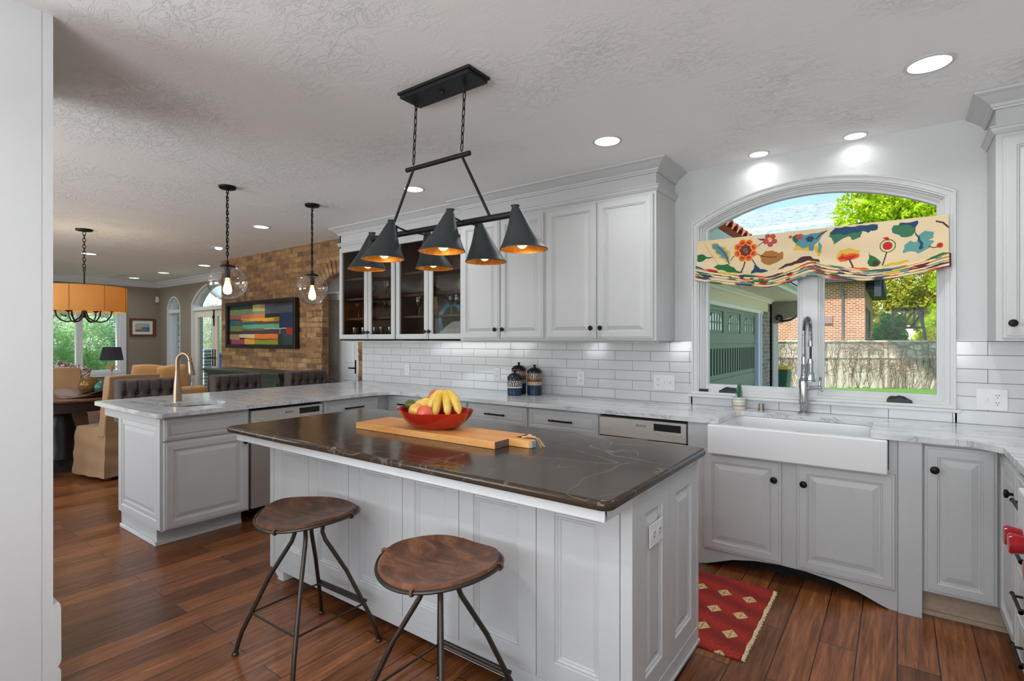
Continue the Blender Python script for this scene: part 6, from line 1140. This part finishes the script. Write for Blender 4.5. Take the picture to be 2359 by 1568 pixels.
MB().box(-3.35, 34.66, 2.3, -2.95, 34.8, 2.72).build('wall_box', plain('brown_grey_meter_box', (150, 118, 108), .6), R)
for y in (36.2, 38.4, 40.4): MB().box(-1.44, y, 1.2, -1.40, y+.9, 3.2).build('side_window', DK, R)
# basketball hoop
R = thing('basketball_hoop', 'basketball backboard on angled steel arms beyond the fence', 'basketball hoop', (.4, 30.2, GZ)); BK = plain('black_frame_metal', (24, 30, 32), .5)
MB().prism([(-.21, 1.87), (.97, 1.87), (.97, 2.85), (-.21, 2.85)], 29.98, 30.06, [[(-.11, 1.97), (.87, 1.97), (.87, 2.75), (-.11, 2.75)]], 'xz').box(.27, 29.98, 1.9, .33, 30.05, 2.8).box(.59, 29.98, 1.9, .65, 30.05, 2.8).build('backboard_frame', BK, R)
MB().box(-.15, 30.02, 1.93, .91, 30.04, 2.79).build('backboard_glass', m_glass('backboard_acrylic', (.85, .9, .86), ior=1.1, dens=.2), R)
m = MB(); m.tube([(.72, 29.9, 2.84), (.95, 29.6, 1.9), (1.2, 29.4, GZ)], .055, 8); m.tube([(.72, 29.9, 2.84), (.25, 29.95, 2.05)], .03, 6); m.tube([(.82, 29.8, 2.45), (.45, 29.95, 1.92)], .03, 6); m.tube([(.95, 29.85, 2.6), (.5, 29.95, 1.95)], .03, 6); m.build('support_arms', BK, R)
m = MB(); m.tube([(.38+.22*math.cos(a), 30.35+.22*math.sin(a), 2.05) for a in np.linspace(0, 2*PI, 20)[:-1]], .015, 6, loop=True); m.build('rim', plain('dark_red_rim', (90, 40, 34), .5), R)
R = thing('wheeled_bin', 'green wheeled bin with yellow lid beside the stone pillar', 'bin', (-2.02, 12.7, GZ)); MB().prism([(-2.2, GZ+.05), (-1.93, GZ+.05), (-1.88, .72), (-2.2, .72)][::-1], 12.5, 12.95, (), 'xz').build('bin_body', plain('green_bin_plastic', (24, 88, 62), .5), R, .02); MB().box(-2.24, 12.47, .72, -1.86, 13.0, .79).build('bin_lid', plain('yellow_bin_lid', (226, 190, 40), .5), R, .02); MB().cyl((-1.98, 12.55, GZ+.1), .1, .05, 16, 'y').build('wheel', BLACKP, R)
# foliage
def m_leaf(nm, a, b, c):
    t = NT(nm); t.N.remove(t.b); f = t.noise(t.coord(), 1.3, 5, .7); g = t.noise(t.coord(), 23, 2, .7); col = t.mix(.22, t.ramp(f, [(.35, S2L(a)), (.5, S2L(b)), (.65, S2L(c))]), g, 'SOFT_LIGHT')
    d = t.n('BsdfDiffuse'); tl = t.n('BsdfTranslucent'); t.l(col, d.inputs[0]); t.l(col, tl.inputs[0]); mx = t.n('MixShader'); mx.inputs[0].default_value = .4; t.l(d.outputs[0], mx.inputs[1]); t.l(tl.outputs[0], mx.inputs[2]); t.l(mx.outputs[0], t.out.inputs[0]); return t.m
def leaves(nm, blobs, mat, par, ls=.07, seed=1):
    rs = np.random.RandomState(seed); V = []; F = []; b = 0
    for (cx, cy, cz, rx, ry, rz, n) in blobs:
        d = rs.normal(size=(n, 3)); d /= np.linalg.norm(d, axis=1)[:, None]; r_ = (.45+.55*rs.rand(n)**.5)*(1+.25*np.sin(d[:, 0]*7+cx)*np.sin(d[:, 2]*6+cy)); P = np.array([cx, cy, cz])+d*np.array([rx, ry, rz])*r_[:, None]
        u = rs.normal(size=(n, 3)); u /= np.linalg.norm(u, axis=1)[:, None]; v = np.cross(u, rs.normal(size=(n, 3))); v /= np.linalg.norm(v, axis=1)[:, None]; s_ = ls*(.6+.8*rs.rand(n))[:, None]
        q = np.stack([P-u*s_, P-v*s_*.45, P+u*s_, P+v*s_*.45], 1).reshape(-1, 3); V.append(q); F.append(b+np.arange(n*4).reshape(n, 4)); b += n*4
    V = np.concatenate(V)-np.array(par.location); F = np.concatenate(F); me = bpy.data.meshes.new(nm); me.vertices.add(len(V)); me.vertices.foreach_set('co', V.ravel()); me.loops.add(F.size); me.loops.foreach_set('vertex_index', F.ravel()); me.polygons.add(len(F)); me.polygons.foreach_set('loop_start', np.arange(len(F))*4); me.polygons.foreach_set('loop_total', np.full(len(F), 4)); me.update(calc_edges=True); me.validate()
    me.materials.append(mat); o = bpy.data.objects.new(nm, me); COL.objects.link(o); o.parent = par; return o
BARK = plain('grey_bark', (96, 84, 74), .9, nz=.3)
def tree(nm, lab, cat, x, y, blobs, mat, ls, seed, trunk=True, gz=GZ, tr=.16, group=None):
    R = thing(nm, lab, cat, (x, y, gz), group); leaves('foliage', blobs, mat, R, ls, seed); m = MB(); c = blobs[0]
    top = (c[0], c[1], c[2]); m.tube([(x, y, gz), (x+(top[0]-x)*.2, y+(top[1]-y)*.2, gz+(top[2]-gz)*.5), top], [tr, tr*.8, tr*.3], 9)
    for q in blobs[1:6] if trunk else []: m.tube([(x+(top[0]-x)*.2, y+(top[1]-y)*.2, gz+(top[2]-gz)*.5), ((q[0]+x)/2, (q[1]+y)/2, (q[2]+top[2])/2-.2), (q[0], q[1], q[2])], [tr*.5, tr*.3, tr*.1], 6)
    m.build('trunk' if trunk else 'stem', BARK, R); return R
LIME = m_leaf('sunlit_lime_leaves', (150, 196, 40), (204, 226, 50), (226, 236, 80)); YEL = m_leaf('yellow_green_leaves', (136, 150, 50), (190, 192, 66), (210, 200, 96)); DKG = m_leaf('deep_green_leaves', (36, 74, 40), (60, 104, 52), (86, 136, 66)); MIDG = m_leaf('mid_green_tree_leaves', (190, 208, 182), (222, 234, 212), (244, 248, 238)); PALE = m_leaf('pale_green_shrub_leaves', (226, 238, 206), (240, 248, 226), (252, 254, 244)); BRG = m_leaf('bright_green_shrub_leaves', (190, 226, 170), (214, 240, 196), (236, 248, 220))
tree('maple_tree', 'bright lime maple branches hanging above the roman shade', 'tree', 3.6, 21.5, [(.4, 20, 6.1, 1.3, 1.2, .8, 2600), (-.2, 19.8, 5.4, .9, .8, .55, 2000), (.5, 19.8, 5.2, .8, .8, .5, 1500), (1.2, 19.7, 5.5, .7, .8, .6, 700), (-1.1, 19.9, 5.6, .6, .6, .5, 420), (-1.3, 19.8, 5.0, .4, .5, .4, 220), (1.5, 20, 6.4, 1.0, 1, .7, 900), (-.6, 20, 6.5, 1.1, 1, .6, 1400)], LIME, .085, 3, tr=.22)
tree('yellow_tree', 'yellow green spring tree behind the basketball hoop', 'tree', 1.4, 51, [(1.4, 51, 5.8, 2.9, 2.4, 3.3, 9500), (-.5, 50.5, 3.8, 1.9, 1.6, 2.2, 4500), (3.3, 50.5, 4.6, 2, 1.8, 2.5, 5000)], YEL, .15, 5, tr=.3)
tree('green_tree', 'bright green tree at the right edge of the window view', 'tree', 3.4, 34, [(2.7, 34, 4.6, 1.2, 1.3, 2.2, 4500), (2.3, 33.5, 2.3, 1.2, 1.2, 1.3, 3000), (3.6, 34, 3.2, 1.4, 1.4, 2.2, 3500), (1.6, 34, 1.6, .9, .9, .8, 1800)], LIME, .11, 6, tr=.26)
tree('dark_bush', 'dark green bush beside the corner of the brick house', 'bush', -.2, 31.5, [(-.35, 31.5, 1.5, .7, .7, 1.15, 4200), (-.1, 31.6, .9, .6, .6, 1.0, 2400)], DKG, .09, 7, False, tr=.1)
tree('bush', 'light green bushes below the basketball backboard', 'bush', 1.6, 31, [(1.15, 31.4, .95, .55, .6, .75, 2000), (2.0, 31.4, 1.1, .9, .7, .9, 2600)], YEL, .08, 8, False, tr=.08)
# west courtyard seen through the far windows
CB = m_brick('whitewashed_courtyard_brick', (132, 112, 108), (112, 94, 92), (226, 224, 222), .24, .085, .03, plane='yz', nz=False); CBX = m_brick('whitewashed_courtyard_brick_end', (132, 112, 108), (112, 94, 92), (226, 224, 222), .24, .085, .03, plane='xz', nz=False)
tag(MB().box(-16.6, -1, GZ, -16.3, 14, 1.42).box(-16.68, -1, 1.42, -16.22, 14, 1.50).build('courtyard_wall', CB), 'whitewashed brick courtyard wall outside the far window', 'wall'); tag(MB().box(-16.3, 9.5, GZ, -8.6, 9.8, 1.3).box(-14.5, 6.1, GZ, -14.12, 6.45, 1.12).build('garden_wall', CBX), 'brick garden wall and pier outside the glazed doors', 'wall')
tree('rounded_shrub', 'large pale green shrub outside the far window, left pane', 'bush', -14.9, 2.9, [(-14.9, 2.45, 1.35, .8, .85, .9, 8000), (-14.8, 2.9, .8, .4, .3, .5, 1800)], PALE, .045, 11, False, tr=.05); tree('rounded_shrub', 'bright green rounded shrub outside the far window, right pane', 'bush', -15.1, 4.15, [(-15.1, 3.95, 1.2, .6, .62, .75, 7000), (-15.0, 3.9, .5, .4, .4, .4, 1500)], BRG, .04, 12, False, tr=.05)
for i, (x, y, z, r_, mt) in enumerate(((-20.5, 1.0, 3.5, 1.5, MIDG), (-18.3, 4.3, 3.0, 1.2, PALE), (-20.5, 6.9, 3.4, 1.6, MIDG), (-11.6, 12.5, 2.6, 1.4, MIDG), (-15.6, 12.5, 3.0, 1.5, PALE))): tree('courtyard_tree', ['dark tree beyond the courtyard wall at the left pane', 'pale tree beyond the courtyard wall behind the lampshade', 'dark tree beyond the courtyard wall at its right end', 'dark tree beyond the garden wall, right', 'pale tree beyond the garden wall, left'][i], 'tree', x, y, [(x, y, z, r_, r_, r_*1.1, 5200), (x, y+.5, z-1.6, r_*.8, r_*.8, r_*.6, 2000)], mt, .11, 20+i, tr=.15)
tree('garden_shrub', 'leafy green shrub outside the left glazed door', 'bush', -15.1, 6.75, [(-15.1, 6.7, 1.75, .42, .36, .6, 3400), (-15.1, 6.75, .9, .3, .3, .5, 1500)], PALE, .035, 31, False, tr=.03); tree('garden_shrub', 'leafy green shrub outside the right glazed door', 'bush', -13.95, 7.4, [(-14.0, 7.4, 1.55, .36, .3, .55, 2600)], BRG, .045, 32, False, tr=.03)
R = thing('blue_cart', 'navy blue wheeled cart outside the right glazed door', 'bin', (-13.9, 6.5, GZ)); MB().box(-13.98, 6.3, GZ+.06, -13.6, 6.7, .95).build('cart_body', plain('navy_plastic', (36, 52, 110), .5), R, .03); MB().box(-14.0, 6.27, .95, -13.57, 6.73, 1.02).build('cart_lid', plain('navy_lid', (30, 44, 92), .5), R, .02)
for o in kids_fix if 'kids_fix' in globals() else []: pass
